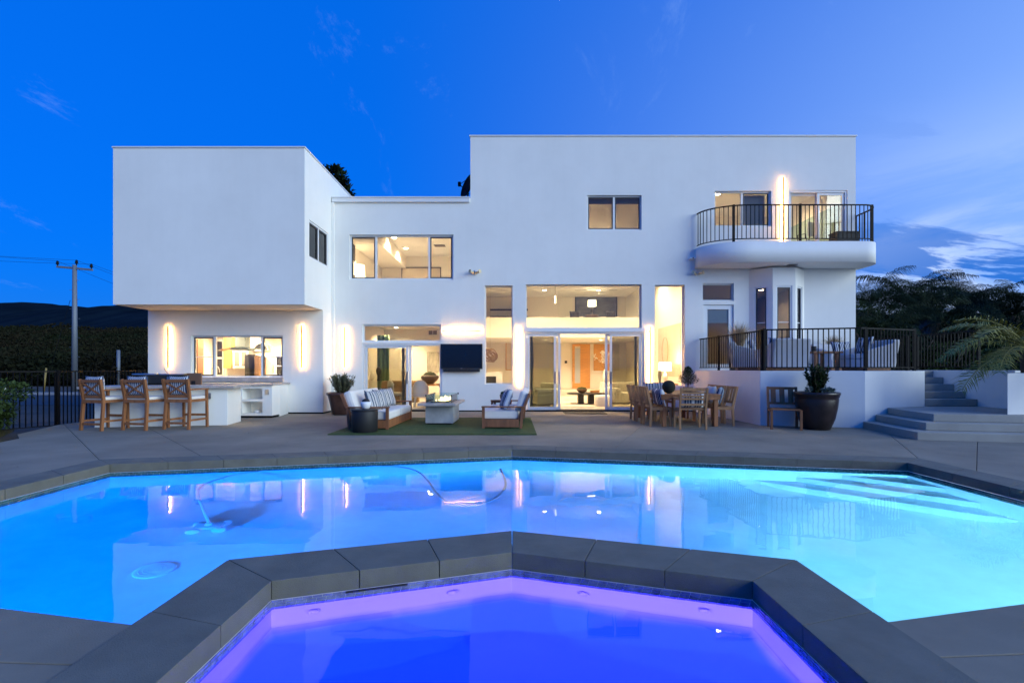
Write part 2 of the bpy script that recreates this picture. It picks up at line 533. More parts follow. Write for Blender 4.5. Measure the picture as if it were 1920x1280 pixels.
def pieces(bm, lines, gap=0.004):
    todo = [bm]
    for l in lines:
        nxt = []
        for q in todo:
            s = [side(v.co, l) for v in q.verts]
            if min(s) > -1e-4 or max(s) < 1e-4:
                nxt.append(q); continue
            p2 = q.copy()
            cut(q, l, gap, 1); cut(p2, l, -gap, -1)
            for k in (q, p2):
                if len(k.faces): nxt.append(k)
        todo = nxt
    return todo
farb = base.copy(); cut(farb, ((-20, 5.2), (20, 5.2)), 0.003, 1)
nearb = base.copy(); cut(nearb, ((-20, 5.2), (20, 5.2)), -0.003, -1)
slabs = pieces(farb, [JL[i] for i in range(6)]) + pieces(nearb, [JL[i] for i in range(6, 11)])
for q in slabs:
    bm_slab(q, -0.118, 0.0)
    ed = [e for e in q.edges if len(e.link_faces) == 2 and e.calc_face_angle(0) > 1.0 and all(v.co.z > -0.01 for v in e.verts)]
    bmesh.ops.bevel(q, geom=ed, offset=0.006, segments=2, affect='EDGES', profile=0.6, clamp_overlap=True)
    me = bpy.data.meshes.new('slab'); q.to_mesh(me); q.free()
    me.materials.append(M_CONC)
    link('slab', me, patio)
# dark bed under the joints
bm = fill_poly(DECK, [HOLE])
for v in bm.verts: v.co.z = -0.02
me = bpy.data.meshes.new('joint_bed'); bm.to_mesh(me); bm.free()
me.materials.append(M_JOINT)
link('joint_bed', me, patio)

# pool coping, stone by stone
coping = empty('pool_coping', (0, 0, 0), kind='structure')
def stones(pin, pout, n, lift=0.0, parent=coping, gap=0.0025):
    pin = [Vector(p) for p in pin]; pout = [Vector(p) for p in pout]
    L_ = (pin[1] - pin[0]).length
    for i in range(n):
        a, b = i / n, (i + 1) / n
        g = gap / L_
        a2 = a + g; b2 = b - g
        q = [pin[0].lerp(pin[1], a2), pin[0].lerp(pin[1], b2), pout[0].lerp(pout[1], b2), pout[0].lerp(pout[1], a2)]
        m = MB(); m.prism(q, -0.118, 0.003 + lift + random.uniform(-0.001, 0.001))
        m.build('coping_stone', M_COPING, parent, bevel=0.004)
OUTP = [(-6.105, 3.45), (-6.105, 7.30), (0, 8.68), (6.105, 7.43), (6.105, 3.52)]
INP = [(-5.65, 3.352), (-5.65, 6.93), (0, 8.21), (5.65, 7.05), (5.65, 3.422)]
for i, n in enumerate((5, 8, 8, 5)):
    stones(INP[i:i + 2], OUTP[i:i + 2], n)
spa_coping = empty('spa_coping', (0, 0, 0), kind='structure')
for i, n in enumerate((3, 3, 3, 3, 1, 2, 1)):
    j = (i + 1) % 7
    stones([SPA_IN[i], SPA_IN[j]], [SPA_OUT[i], SPA_OUT[j]], n, 0.001, spa_coping)

# basins
def inset(poly, d, ccw):
    out = []
    n = len(poly)
    s = 1 if ccw else -1
    for i in range(n):
        p0, p1, p2 = Vector(poly[i - 1]), Vector(poly[i]), Vector(poly[(i + 1) % n])
        e1, e2 = (p1 - p0).normalized(), (p2 - p1).normalized()
        n1, n2 = Vector((-e1.y, e1.x)) * s, Vector((-e2.y, e2.x)) * s
        k = (n1 + n2) / max(0.3, 1 + n1.dot(n2))
        out.append(tuple(p1 + k * d))
    return out
def area2(poly):
    return sum(poly[i][0] * poly[(i + 1) % len(poly)][1] - poly[(i + 1) % len(poly)][0] * poly[i][1] for i in range(len(poly)))
def basin(name, poly, z1, z0, m, cove=0.3):
    ccw = area2(poly) > 0
    b = MB()
    n = len(poly)
    loops = [(poly, z1), (poly, z0 + cove)]
    for k in range(1, 7):
        a = math.pi / 2 * k / 6
        loops.append((inset(poly, cove * (1 - math.cos(a)) * 1.6, ccw), z0 + cove * (1 - math.sin(a))))
    vs = [(p[0], p[1], z) for lp, z in loops for p in lp]
    for k in range(len(loops) - 1):
        b.add([vs[k * n + i] for i in range(n)] + [vs[(k + 1) * n + i] for i in range(n)], [(i, (i + 1) % n, n + (i + 1) % n, n + i) for i in range(n)], k > 0)
    poly = loops[-1][0]
    bm = fill_poly(poly)
    bmesh.ops.recalc_face_normals(bm, faces=bm.faces)
    vi = {v: k for k, v in enumerate(bm.verts)}
    b.add([(v.co.x, v.co.y, z0) for v in bm.verts], [tuple(vi[v] for v in f.verts) for f in bm.faces])
    bm.free()
    o = b.build(name, m)
    wd = o.data
    bm = bmesh.new(); bm.from_mesh(wd); bmesh.ops.remove_doubles(bm, verts=bm.verts, dist=1e-4); bmesh.ops.recalc_face_normals(bm, faces=bm.faces); bm.to_mesh(wd); bm.free()
    return o
PZ, SZ = -1.25, -1.1
pool_basin = tag(basin('pool_basin', POOL, -0.119, PZ, M_PLASTER), kind='structure')
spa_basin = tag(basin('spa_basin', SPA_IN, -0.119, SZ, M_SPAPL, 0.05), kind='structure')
# spa bench all round
SPZ = -0.46
bn = MB(); n = 7; ccw_ = area2(SPA_IN) > 0
lp = [([tuple(p) for p in inset(SPA_IN, 0.002 + 0.34 * f, ccw_)], SPZ - 0.36 * (1 - (1 - f) ** 2.2)) for f in (0, .1, .2, .35, .5, .65, .8, 1.0)]
for k in range(len(lp) - 1):
    for i in range(n):
        j = (i + 1) % n
        bn.add([(*lp[k][0][i], lp[k][1]), (*lp[k][0][j], lp[k][1]), (*lp[k + 1][0][j], lp[k + 1][1]), (*lp[k + 1][0][i], lp[k + 1][1])], [(0, 1, 2, 3)], True)
bn.add([(*p, lp[-1][1]) for p in lp[-1][0]], [tuple(range(n))], True)
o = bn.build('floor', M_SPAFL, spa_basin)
bm = bmesh.new(); bm.from_mesh(o.data); bmesh.ops.remove_doubles(bm, verts=bm.verts, dist=1e-4); bmesh.ops.recalc_face_normals(bm, faces=bm.faces); bm.to_mesh(o.data); bm.free()
for (x, y) in ((-1.28, 3.19), (-0.42, 3.46), (0.50, 3.44), (1.25, 3.20)):
    jt = MB(); jt.lathe([(0.035, 0), (0.035, 0.012), (0.018, 0.012), (0.014, 0.004)], 16)
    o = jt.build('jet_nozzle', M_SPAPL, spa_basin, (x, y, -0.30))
    s = -1 if x < 0 else 1
    o.rotation_euler = (R(90), 0, R(17.7) * (1 if x < 0 else -1))
# entry steps across the far right corner of the pool
for k, (d, z) in enumerate(((0.55, -0.42), (0.95, -0.68), (1.35, -0.95))):
    a = (5.65 - d * 1.5, 7.05 + d * 1.5 * 0.2053)
    b = (5.65, 7.05 - d * 1.15)
    st = MB(); st.prism([a, b, (5.648, 7.047)], PZ + 0.004 * k, z)
    st.build('entry_step', M_PLASTER, pool_basin)
# tile bands at the water line (small mosaic, joined)
def tiles(name, a, b, m, parent, inw, rows=3, w=0.075, h=0.026, z1=-0.121):
    a, b = Vector(a), Vector(b)
    L_ = (b - a).length; t = (b - a) / L_
    nn = Vector((-t.y, t.x))
    if (Vector(inw) - a).dot(nn) < 0: nn = -nn
    g = MB()
    q = [a + nn * 0.001, b + nn * 0.001, b + nn * 0.003, a + nn * 0.003]
    g.prism(q, z1 - rows * h, z1)
    g.build(name + '_grout', M_GROUT, parent)
    mb = MB()
    for r in range(rows):
        x = -random.random() * w
        while x < L_:
            x0, x1 = max(x, 0.002), min(x + w - 0.004, L_ - 0.002)
            if x1 > x0 + 0.004:
                d = 0.006 + random.random() * 0.003
                p, s = a + t * x0, a + t * x1
                mb.prism([p + nn * 0.002, s + nn * 0.002, s + nn * d, p + nn * d], z1 - (r + 1) * h + 0.003, z1 - r * h)
            x += w
    tag(mb.build(name, m, parent), kind='stuff')
for i in range(4):
    tiles('waterline_tile', INP[i], INP[i + 1], M_TILE, pool_basin, (0, 5), 5)
for i in (0, 1, 2, 3):
    tiles('waterline_tile', SPA_IN[i], SPA_IN[i + 1], M_TILEB, spa_basin, (0, 2), 4, 0.06, 0.018)
# skimmer slot under the spa coping
a, b = Vector(SPA_IN[1]), Vector(SPA_IN[2])
p, q = a.lerp(b, 0.28), a.lerp(b, 0.53)
nn = Vector((0.304, -0.953))
m = MB(); m.prism([p + nn * 0.008, q + nn * 0.008, q + nn * 0.016, p + nn * 0.016], -0.131, -0.1185)
m.build('skimmer_slot', M_BLACK, spa_basin)
# drain
m = MB(); m.lathe([(0.17, 0), (0.17, 0.012), (0.15, 0.02), (0.0, 0.022)], 24)
dr = m.build('main_drain', M_PLASTER, pool_basin, (-3.33, 4.6, PZ + 0.002))
for k in range(3):
    m = MB(); r_ = 0.05 + 0.035 * k; m.lathe([(r_, 0.018), (r_ + 0.006, 0.027), (r_ + 0.012, 0.018)], 24)
    m.build('drain_ring', M_PLASTER, dr)
# the water bodies
def water(name, poly, z0):
    bm = fill_poly(poly)
    for v in bm.verts: v.co.z = WZ
    bmesh.ops.recalc_face_normals(bm, faces=bm.faces)
    for f in bm.faces:
        if f.normal.z < 0: f.normal_flip()
    me = bpy.data.meshes.new(name); bm.to_mesh(me); bm.free()
    me.materials.append(M_WATER)
    return tag(link(name, me), kind='structure')
water('pool_water', POOL, PZ)
water('spa_water', SPA_IN, SZ)

# underwater lamps, each a lit lens in the wall with its own light
def pool_lamp(x, y, z, dirv, power, colr, label, r=0.13, spread=160):
    t = empty('pool_light', (x, y, z), 0, label, 'pool light', 'underwater pool lights')
    q = Vector(dirv).to_track_quat('Z', 'Y').to_euler()
    m = MB(); m.lathe([(r + 0.02, 0.0), (r + 0.025, 0.02), (r, 0.03), (r - 0.006, 0.022)], 24)
    m.build('ring', M_STEEL, t, rot=q)
    m = MB(); m.lathe([(r, 0.004), (r * 0.8, 0.016), (0.0, 0.022)], 24)
    m.build('lens', emis('pool_lens', colr, 3), t, rot=q)
    l = bpy.data.lights.new('pool_lamp', 'AREA'); l.shape = 'DISK'; l.size = r * 2; l.energy = power; l.color = colr; l.spread = R(spread)
    o = bpy.data.objects.new('pool_lamp', l); col.objects.link(o); o.parent = t
    o.location = Vector(dirv).normalized() * 0.05
    o.rotation_euler = (-Vector(dirv)).to_track_quat('Z', 'Y').to_euler()
CB = (0.0, 0.19, 1.0)
CW = (0.22, 0.68, 1.0)
pool_lamp(-3.9, 3.01, -0.55, (0.0, 1, -0.2), 150, CB, 'round underwater light low in the near wall, left of the spa')
pool_lamp(3.9, 3.06, -0.55, (0.35, 1, -0.2), 150, CW, 'round underwater light low in the near wall, right of the spa')
pool_lamp(-0.9, 3.83, -0.55, (-0.3, 1, -0.2), 66, CB, 'round underwater light outside the spa wall, on the bar side')
pool_lamp(0.9, 3.83, -0.55, (0.3, 1, -0.2), 66, CB, 'round underwater light outside the spa wall, on the terrace side')
pool_lamp(-1.20, 1.305, -0.25, (0.5, 0.8, -0.42), 75, (0.11, 0.07, 1.0), 'round underwater light at the bar side of the spa', 0.07)
pool_lamp(1.20, 1.305, -0.25, (-0.5, 0.8, -0.42), 75, (0.11, 0.07, 1.0), 'round underwater light at the terrace side of the spa', 0.07)

# ------------------------------------------------------------------ raised terrace and steps
TZ = 1.285
TA, TBk, TC, TD = (5.87, 11.67), (5.70, YM + 0.02), (7.98, 11.15), (9.84, 11.76)
terr = empty('terrace_wall', (TA[0], TA[1], 0), 0, 'white rendered retaining wall of the raised terrace', 'wall')
def offs(p): return (p[0] - TA[0], p[1] - TA[1])
m = MB(); m.prism([offs(p) for p in (TA, TC, TD, (9.84, 12.6), (9.84, YM - 0.01), TBk)], -0.02, TZ)
m.build('wall', M_STUCCO, terr, bevel=0.01)
m = MB(); m.prism([offs(p) for p in ((9.85, 13.32), (16, 13.32), (16, YM + 8), (9.85, YM + 8))], -0.02, TZ - 0.003)
m.build('terrace_floor', M_STEP, terr)
steps = empty('steps', (8.0, 9.3, 0), kind='structure')
def so_(p): return (p[0] - 8.0, p[1] - 9.3)
RZ = 0.147
for k, (a, b, c) in enumerate((((7.93, 11.14), (7.64, 9.30), (9.4, 8.92)), ((8.28, 11.235), (8.01, 9.55), (9.72, 9.18)), ((8.64, 11.35), (8.37, 9.80), (9.83, 9.49)))):
    m = MB(); m.prism([so_(p) for p in (a, b, c, (15, c[1] - (15 - c[0]) * 0.05), (15, 11.755), (9.83, 11.755))], (RZ * k + 0.002) if k else -0.02, RZ * (k + 1))
    m.build('step', M_STEP, steps, bevel=0.012)
UR = (TZ - RZ * 3) / 5
for k in range(5):
    m = MB(); m.prism([so_(p) for p in ((9.845, 11.76 + 0.31 * k), (11.1, 11.76 + 0.31 * k), (11.1, 13.31), (9.845, 13.31))], RZ * 3 + UR * k + 0.001, RZ * 3 + UR * (k + 1))
    m.build('step', M_STEP, steps, bevel=0.012)
rw = empty('stair_wall', (11.2, 11.5, 0), 0, 'white rendered wall along the far side of the steps', 'wall')
m = MB(); m.box(-0.09, 0.16, -0.6, 1.80, 0, TZ + 0.01); m.build('wall', M_STUCCO, rw, bevel=0.01)
pw = empty('planter_wall', (9.74, 9.7, 0), 0, 'white planter wall in front of the steps, under the palm fronds', 'wall')
m = MB(); m.prism([(0, 0), (4.5, 0), (4.5, 1.19), (1.4, 1.19)], 0, 1.25); m.build('wall', M_STUCCO, pw, bevel=0.01)
m = MB(); m.prism([(0.5, 0.18), (4.3, 0.18), (4.3, 1.0), (1.5, 1.0)], 1.251, 1.28); m.build('soil', M_SOIL, pw)

# ================================================================== THE HOUSE
house = empty('house', (0, YM, 0), 0, 'two-storey white modern house with flat roofs and lit windows', 'house')
def H(o):
    return o
def hbuild(mb, name, m, parent=house, bevel=0.0):
    """build in world coordinates, then hang under the house"""
    o = mb.build(name, m, None, bevel=bevel)
    off = Vector((0, 0, 0))
    p = parent
    while p is not None:
        off += p.location
        p = p.parent
    o.data.transform(Matrix.Translation(-off))
    o.parent = parent
    return o

def wall_grid(u0, u1, v0, v1, holes, thick, mp):
    """wall with openings; mp(u, v, d): d = 0 outside face, d = thick inside face"""
    us = sorted({u0, u1, *[h[0] for h in holes], *[h[1] for h in holes]})
    vs = sorted({v0, v1, *[h[2] for h in holes], *[h[3] for h in holes]})
    us = [u for u in us if u0 <= u <= u1]; vs = [v for v in vs if v0 <= v <= v1]
    solid = {}
    for i in range(len(us) - 1):
        for j in range(len(vs) - 1):
            cu, cv = (us[i] + us[i + 1]) / 2, (vs[j] + vs[j + 1]) / 2
            solid[i, j] = not any(h[0] < cu < h[1] and h[2] < cv < h[3] for h in holes)
    m = MB()
    for (i, j), s in solid.items():
        if not s: continue
        a, b, c, d = us[i], us[i + 1], vs[j], vs[j + 1]
        m.add([mp(a, c, 0), mp(b, c, 0), mp(b, d, 0), mp(a, d, 0)], [(0, 1, 2, 3)])
        m.add([mp(a, c, thick), mp(b, c, thick), mp(b, d, thick), mp(a, d, thick)], [(3, 2, 1, 0)])
        for (di, dj, e) in ((-1, 0, ((a, c), (a, d))), (1, 0, ((b, c), (b, d))), (0, -1, ((a, c), (b, c))), (0, 1, ((a, d), (b, d)))):
            if not solid.get((i + di, j + dj), False):
                (p, q), (r, s2) = e
                m.add([mp(p, q, 0), mp(r, s2, 0), mp(r, s2, thick), mp(p, q, thick)], [(0, 1, 2, 3)])
    bm = bmesh.new(); me = m.mesh('t'); bm.from_mesh(me)
    bmesh.ops.remove_doubles(bm, verts=bm.verts, dist=1e-5)
    bmesh.ops.recalc_face_normals(bm, faces=bm.faces)
    out = MB()
    vi = {v: k for k, v in enumerate(bm.verts)}
    out.add([v.co.copy() for v in bm.verts], [tuple(vi[v] for v in f.verts) for f in bm.faces])
    bm.free()
    return out

def RX(x0, x1, y0, y1, Y):        # opening from the photograph's measurements on the plane Y
    return (px(x0, Y), px(x1, Y), pz(y1, Y), pz(y0, Y))

def window(x0, x1, z0, z1, Y, splits=(), name='window', fw=0.05, depth=0.09, panes=None, hrails=(), sash=None, fm=None, back=0.07, mp=None, parent=house):
    """frame set into the opening, panes and mullions as its pieces; splits are the x of mullions"""
    fm = fm or M_WIN
    if mp is None:
        mp = lambda u, v, d: (u, Y + back + d, v)
    def bx(mb, a, b, c, d, e, f):
        vs = [mp(u, v, w) for w in (e, f) for v in (c, d) for u in (a, b)]
        mb.add(vs, [(0, 2, 3, 1), (4, 5, 7, 6), (0, 1, 5, 4), (2, 6, 7, 3), (0, 4, 6, 2), (1, 3, 7, 5)])
    fr = MB()
    e = 0.003
    bx(fr, x0 + e, x0 + fw, z0 + e, z1 - e, 0, depth); bx(fr, x1 - fw, x1 - e, z0 + e, z1 - e, 0, depth)
    bx(fr, x0 + fw, x1 - fw, z0 + e, z0 + fw, 0.001, depth); bx(fr, x0 + fw, x1 - fw, z1 - fw, z1 - e, 0.001, depth)
    w = hbuild(fr, name, fm, parent)
    xs = [x0 + fw, *splits, x1 - fw]
    for s in splits:
        q = MB(); bx(q, s - 0.03, s + 0.03, z0 + fw + 0.001, z1 - fw - 0.001, 0.004, depth - 0.004)
        hbuild(q, 'mullion', fm, w)
    for i in range(len(xs) - 1):
        a = xs[i] + (0.03 if i > 0 else 0); b = xs[i + 1] - (0.03 if i < len(xs) - 2 else 0)
        gm = M_GLASS
        if panes and panes[i]: gm = panes[i]
        q = MB(); bx(q, a + 0.001, b - 0.001, z0 + fw + 0.001, z1 - fw - 0.001, depth * 0.5 - 0.003, depth * 0.5 + 0.003)
        hbuild(q, 'pane', gm, w)
        if sash and sash[i]:
            q = MB(); t = 0.035
            c, d = z0 + fw + 0.002, z1 - fw - 0.002
            bx(q, a + 0.002, a + t, c, d, 0.012, 0.04); bx(q, b - t, b - 0.002, c, d, 0.012, 0.04)
            bx(q, a + t, b - t, c, c + t, 0.013, 0.04); bx(q, a + t, b - t, d - t, d, 0.013, 0.04)
            hbuild(q, 'sash', sash[i], w)
    for (i, z) in hrails:
        q = MB(); bx(q, xs[i] + 0.032, xs[i + 1] - 0.032, z - 0.012, z + 0.012, 0.02, 0.06)
        hbuild(q, 'muntin', fm, w)
    return w

# openings of the main facade
O = dict(
    bed=RX(655, 850, 440, 524, YM), trans=RX(679, 827, 608, 641, YM), dine=RX(679, 828, 644, 771.5, YM),
    tall_l=RX(909, 961, 535, 720, YM), top=RX(986, 1203, 533, 615, YM), door=RX(984, 1208, 622, 771.5, YM),
    tall_r=RX(1228, 1284, 534, 724, YM), up=RX(1101, 1203, 366, 431, YM),
    rw=RX(1340, 1446, 358, 424, YM), rs=(px(1479, YM), px(1589, YM), 5.085, pz(357, YM)),
    tr2=RX(1317, 1376, 531, 564, YM), td=(px(1319, YM), px(1376, YM), TZ + 0.01, pz(571, YM)),
    bay=(px(1404.6, YM) + 0.06, px(1508, YM) - 0.06, TZ + 0.05, 4.2))
for k in ('dine', 'door'):
    a = O[k]; O[k] = (a[0], a[1], 0.0, a[3])
X0, X1, XR = -5.63, px(882, YM), px(1604.5, YM)
ZL, ZR = pz(372, YM), pz(256, YM)
mpM = lambda u, v, d: (u, YM + d, v)
w = wall_grid(X0, X1, -0.1, ZL, [h for h in O.values() if h[0] < X1], 0.28, mpM)
hbuild(w, 'wall', M_STUCCO)
w = wall_grid(X1, XR, -0.1, ZR, [h for h in O.values() if h[0] > X1], 0.28, mpM)
hbuild(w, 'wall', M_STUCCO)
# side and back walls, roofs
m = MB(); m.box(XR - 0.28, XR, YM + 0.281, 27, -0.1, ZR); hbuild(m, 'wall', M_STUCCO)
m = MB(); m.box(X1, X1 + 0.28, YM + 0.281, 27, ZL - 0.6, ZR); hbuild(m, 'wall', M_STUCCO)
m = MB(); m.box(-10.8, XR, 27.001, 27.3, -0.1, ZL - 0.2); m.box(X1, XR, 27.001, 27.3, ZL - 0.2, ZR - 0.01); hbuild(m, 'wall', M_STUCCO)
m = MB(); m.box(X1 + 0.28, XR - 0.28, YM + 0.29, 27, ZR - 0.45, ZR - 0.3); hbuild(m, 'roof', M_SOFF)
m = MB(); m.box(X0, X1, YM + 0.29, 27, ZL - 0.4, ZL - 0.25); hbuild(m, 'roof', M_SOFF)
m = MB(); m.box(X0 + 0.003, X1 - 0.02, YM - 0.09, YM + 0.30, ZL - 0.002, ZL + 0.03); m.box(X0 + 0.02, X1 - 0.03, YM - 0.07, YM - 0.001, ZL - 0.13, ZL - 0.003); hbuild(m, 'parapet_cap', M_CAP)
m = MB(); m.box(X1 - 0.03, XR + 0.03, YM - 0.03, YM + 0.31, ZR + 0.001, ZR + 0.035); hbuild(m, 'parapet_cap', M_CAP)
m = MB(); m.box(X0 + 0.004, X0 + 0.09, YM - 0.06, YM - 0.002, 0, ZL - 0.14); hbuild(m, 'corner_trim', M_STUCCO)
for a, b in ((X0 + 0.1, O['dine'][0]), (O['dine'][1], O['door'][0]), (O['door'][1], 5.65)):
    m = MB(); m.box(a, b, YM - 0.02, YM - 0.001, -0.09, 0.035); hbuild(m, 'weep_screed', M_IRON)

# projecting block on the left: upper box over a recessed ground floor
BX0, BX1 = px(212, YF), -5.63
SOF, BT = pz(570.5, YF), pz(277.5, YF)
m = wall_grid(BX0, BX1, SOF, BT, [], 0.26, lambda u, v, d: (u, YF + d, v)); hbuild(m, 'wall', M_STUCCO)
sw = (13.70, 15.12, 4.42, 5.47)
m = wall_grid(YF + 0.2601, 26.9, SOF, BT, [sw], 0.26, lambda u, v, d: (BX1 - d, u, v)); hbuild(m, 'wall', M_STUCCO)
m = MB(); m.box(BX0, BX0 + 0.26, YF + 0.2601, 26.9, SOF, BT); hbuild(m, 'wall', M_STUCCO)
m = MB(); m.box(BX0 + 0.26, BX1 - 0.26, YF + 0.27, 26.9, BT - 0.5, BT - 0.35); hbuild(m, 'roof', M_SOFF)
m = MB(); m.box(BX0 + 0.005, BX1 - 0.005, YF + 0.005, YB + 0.3, SOF - 0.004, SOF + 0.14); hbuild(m, 'soffit', M_SOFF)
m = MB(); m.box(BX0 - 0.02, BX1 + 0.025, YF - 0.025, YF + 0.28, BT + 0.001, BT + 0.035); m.box(BX1 - 0.28, BX1 + 0.025, YF + 0.281, 26.9, BT + 0.001, BT + 0.035); hbuild(m, 'parapet_cap', M_CAP)
KX0, KX1 = px(277.5, YB), -5.63
kit = RX(358, 530, 629, 707, YB)
m = wall_grid(KX0, KX1, -0.1, SOF - 0.005, [kit], 0.26, lambda u, v, d: (u, YB + d, v)); hbuild(m, 'wall', M_STUCCO)
m = MB(); m.box(KX1 - 0.26, KX1, YB + 0.2601, YM + 0.25, -0.1, SOF - 0.005); m.box(KX0, KX0 + 0.26, YB + 0.2601, 26.9, -0.1, SOF - 0.005); hbuild(m, 'wall', M_STUCCO)
m = MB(); m.box(px(530, YB), KX1 + 0.02, YB - 0.02, YB - 0.001, -0.09, 0.04); m.box(KX1 + 0.001, KX1 + 0.02, YB, YM - 0.07, -0.09, 0.04); hbuild(m, 'weep_screed', M_IRON)
# windows
window(*[kit[i] for i in (0, 1, 2, 3)], YB, (px(399.5, YB), px(489, YB)), fw=0.04, hrails=((0, pz(669, YB)), (2, pz(669, YB))), sash=(M_WIND, None, M_WIND))
m = MB(); m.box(kit[0] - 0.03, kit[1] + 0.03, YB - 0.06, YB + 0.05, kit[2] - 0.13, kit[2] - 0.004); hbuild(m, 'window_sill', M_COUNTER)
a = O['bed']; window(*a, YM, (px(704, YM), px(804, YM)), sash=(M_WIND, None, M_WIND))
a = O['trans']; window(*a, YM)
a = O['up']; window(*a, YM, ((a[0] + a[1]) / 2,), fw=0.04, sash=(M_WIND, M_WIND))
a = O['rw']; window(*a, YM, ((a[0] + a[1]) / 2,), fw=0.045, sash=(None, M_WIND))
a = O['tr2']; window(*a, YM, fw=0.04)
for k in ('tall_l', 'top', 'tall_r'):
    window(*O[k], YM, fw=0.03, depth=0.05, back=0.15)
def mpS(u, v, d): return (BX1 - 0.02 - d, u, v)
window(sw[0], sw[1], sw[2], sw[3], 0, ((sw[0] + sw[1]) / 2,), mp=mpS, fw=0.05, panes=(M_DARKGL, M_DARKGL), sash=(M_WIND, M_WIND))

def panel(mb, x0, x1, z0, z1, y, t=0.07, d=0.045):
    mb.box(x0, x0 + t, y, y + d, z0, z1); mb.box(x1 - t, x1, y, y + d, z0, z1)
    mb.box(x0 + t, x1 - t, y + 0.001, y + d - 0.001, z0, z0 + t * 1.3); mb.box(x0 + t, x1 - t, y + 0.001, y + d - 0.001, z1 - t, z1)
def sliding_door(name, o, leafs, y, z0=0.04):
    """frame > leaves; leafs: (x0, x1, track, dark screen?)"""
    fr = MB(); x0, x1, zb, z1 = o
    fr.box(x0 + 0.003, x0 + 0.06, y, y + 0.2, z0, z1 - 0.003); fr.box(x1 - 0.06, x1 - 0.003, y, y + 0.2, z0, z1 - 0.003)
    fr.box(x0 + 0.06, x1 - 0.06, y + 0.001, y + 0.2, z1 - 0.06, z1 - 0.003)
    d = hbuild(fr, name, M_WIN)
    q = MB(); q.box(x0 + 0.003, x1 - 0.003, y - 0.06, y + 0.25, z0 - 0.06, z0 - 0.001); hbuild(q, 'threshold', M_IRON, d)
    for (a, b, tr, scr, hs) in leafs:
        q = MB(); yy = y + 0.03 + tr * 0.055
        panel(q, a, b, z0 + 0.005, z1 - 0.065, yy)
        lf = hbuild(q, 'leaf', M_WIN, d)
        q = MB(); q.box(a + 0.071, b - 0.071, yy + 0.018, yy + 0.026, z0 + 0.1, z1 - 0.137); hbuild(q, 'pane', M_SCREEN if scr else M_GLASS, d)
        if hs:
            hx = b - 0.035 if hs > 0 else a + 0.035
            q = MB(); q.box(hx - 0.014, hx + 0.014, yy - 0.03, yy - 0.002, z0 + 0.82, z0 + 1.2); hbuild(q, 'handle', M_BLACK if scr else M_STEEL, d, bevel=0.004)
    return d
a = O['dine']
sliding_door('sliding_door', a, ((px(684, YM), px(765, YM), 0, True, 1), (px(752, YM), px(768, YM) + 0.03, 1.2, False, 0)), YM + 0.02)
a = O['door']
sliding_door('sliding_door', a, ((px(989, YM), px(1043, YM), 0, True, 1), (px(995, YM), px(1051.5, YM), 1.2, False, 1), (px(1144, YM), px(1203, YM), 0, True, -1), (px(1136, YM), px(1196, YM), 1.2, False, -1)), YM + 0.02)
m = MB(); m.box(a[0] - 0.02, a[1] + 0.02, YM - 0.035, YM - 0.001, pz(622, YM) - 0.0, pz(615.5, YM)); hbuild(m, 'door_header', M_TRIM)
a = O['rs']
xm = (a[0] + a[1]) / 2
sliding_door('sliding_door', a, ((a[0] + 0.07, xm + 0.05, 1.2, False, 0), (xm - 0.0, a[1] - 0.07, 0, False, -1)), YM + 0.02, 5.12)
a = O['td']
fr = MB(); panel(fr, a[0] + 0.003, a[1] - 0.003, a[2], a[3] - 0.003, YM + 0.05, 0.14, 0.06)
d = hbuild(fr, 'terrace_door', M_WIN)
m = MB(); m.box(a[0] + 0.143, a[1] - 0.143, YM + 0.07, YM + 0.078, a[2] + 0.19, a[3] - 0.15); hbuild(m, 'pane', M_GLASS, d)
m = MB(); m.box(a[0] + 0.145, a[1] - 0.145, YM + 0.10, YM + 0.108, pz(605, YM), a[3] - 0.16); hbuild(m, 'roller_blind', M_IVORY, d)

# bay under the balcony
bay = empty('bay_window', (0, 0, 0)); bay.parent = house; bay.location = (0, -YM, 0)
bpts = [(7.41, YM), (7.93, 15.0), (8.62, 15.0), (9.13, YM)]
BZ0, BZ1 = TZ + 0.004, 4.42
for i in range(3):
    p, q = Vector(bpts[i]), Vector(bpts[i + 1])
    Ls = (q - p).length; t = (q - p) / Ls; nn = Vector((-t.y, t.x))
    def mpb(u, v, d, p=p, t=t, nn=nn):
        k = p + t * u + nn * d
        return (k.x, k.y, v)
    mg = (0.14, Ls - 0.14) if i != 1 else (0.10, Ls - 0.10)
    h = (mg[0], mg[1], 1.75, 3.86)
    g = wall_grid(0, Ls, BZ0, BZ1, [h], 0.16, mpb)
    hbuild(g, 'wall', M_STUCCO, bay)
    def mpw(u, v, d, f=mpb): return f(u, v, d + 0.02)
    window(h[0], h[1], h[2], h[3], 0, (), mp=mpw, parent=bay, fw=0.045, depth=0.07, sash=(M_WIND,), hrails=((0, 2.75),))

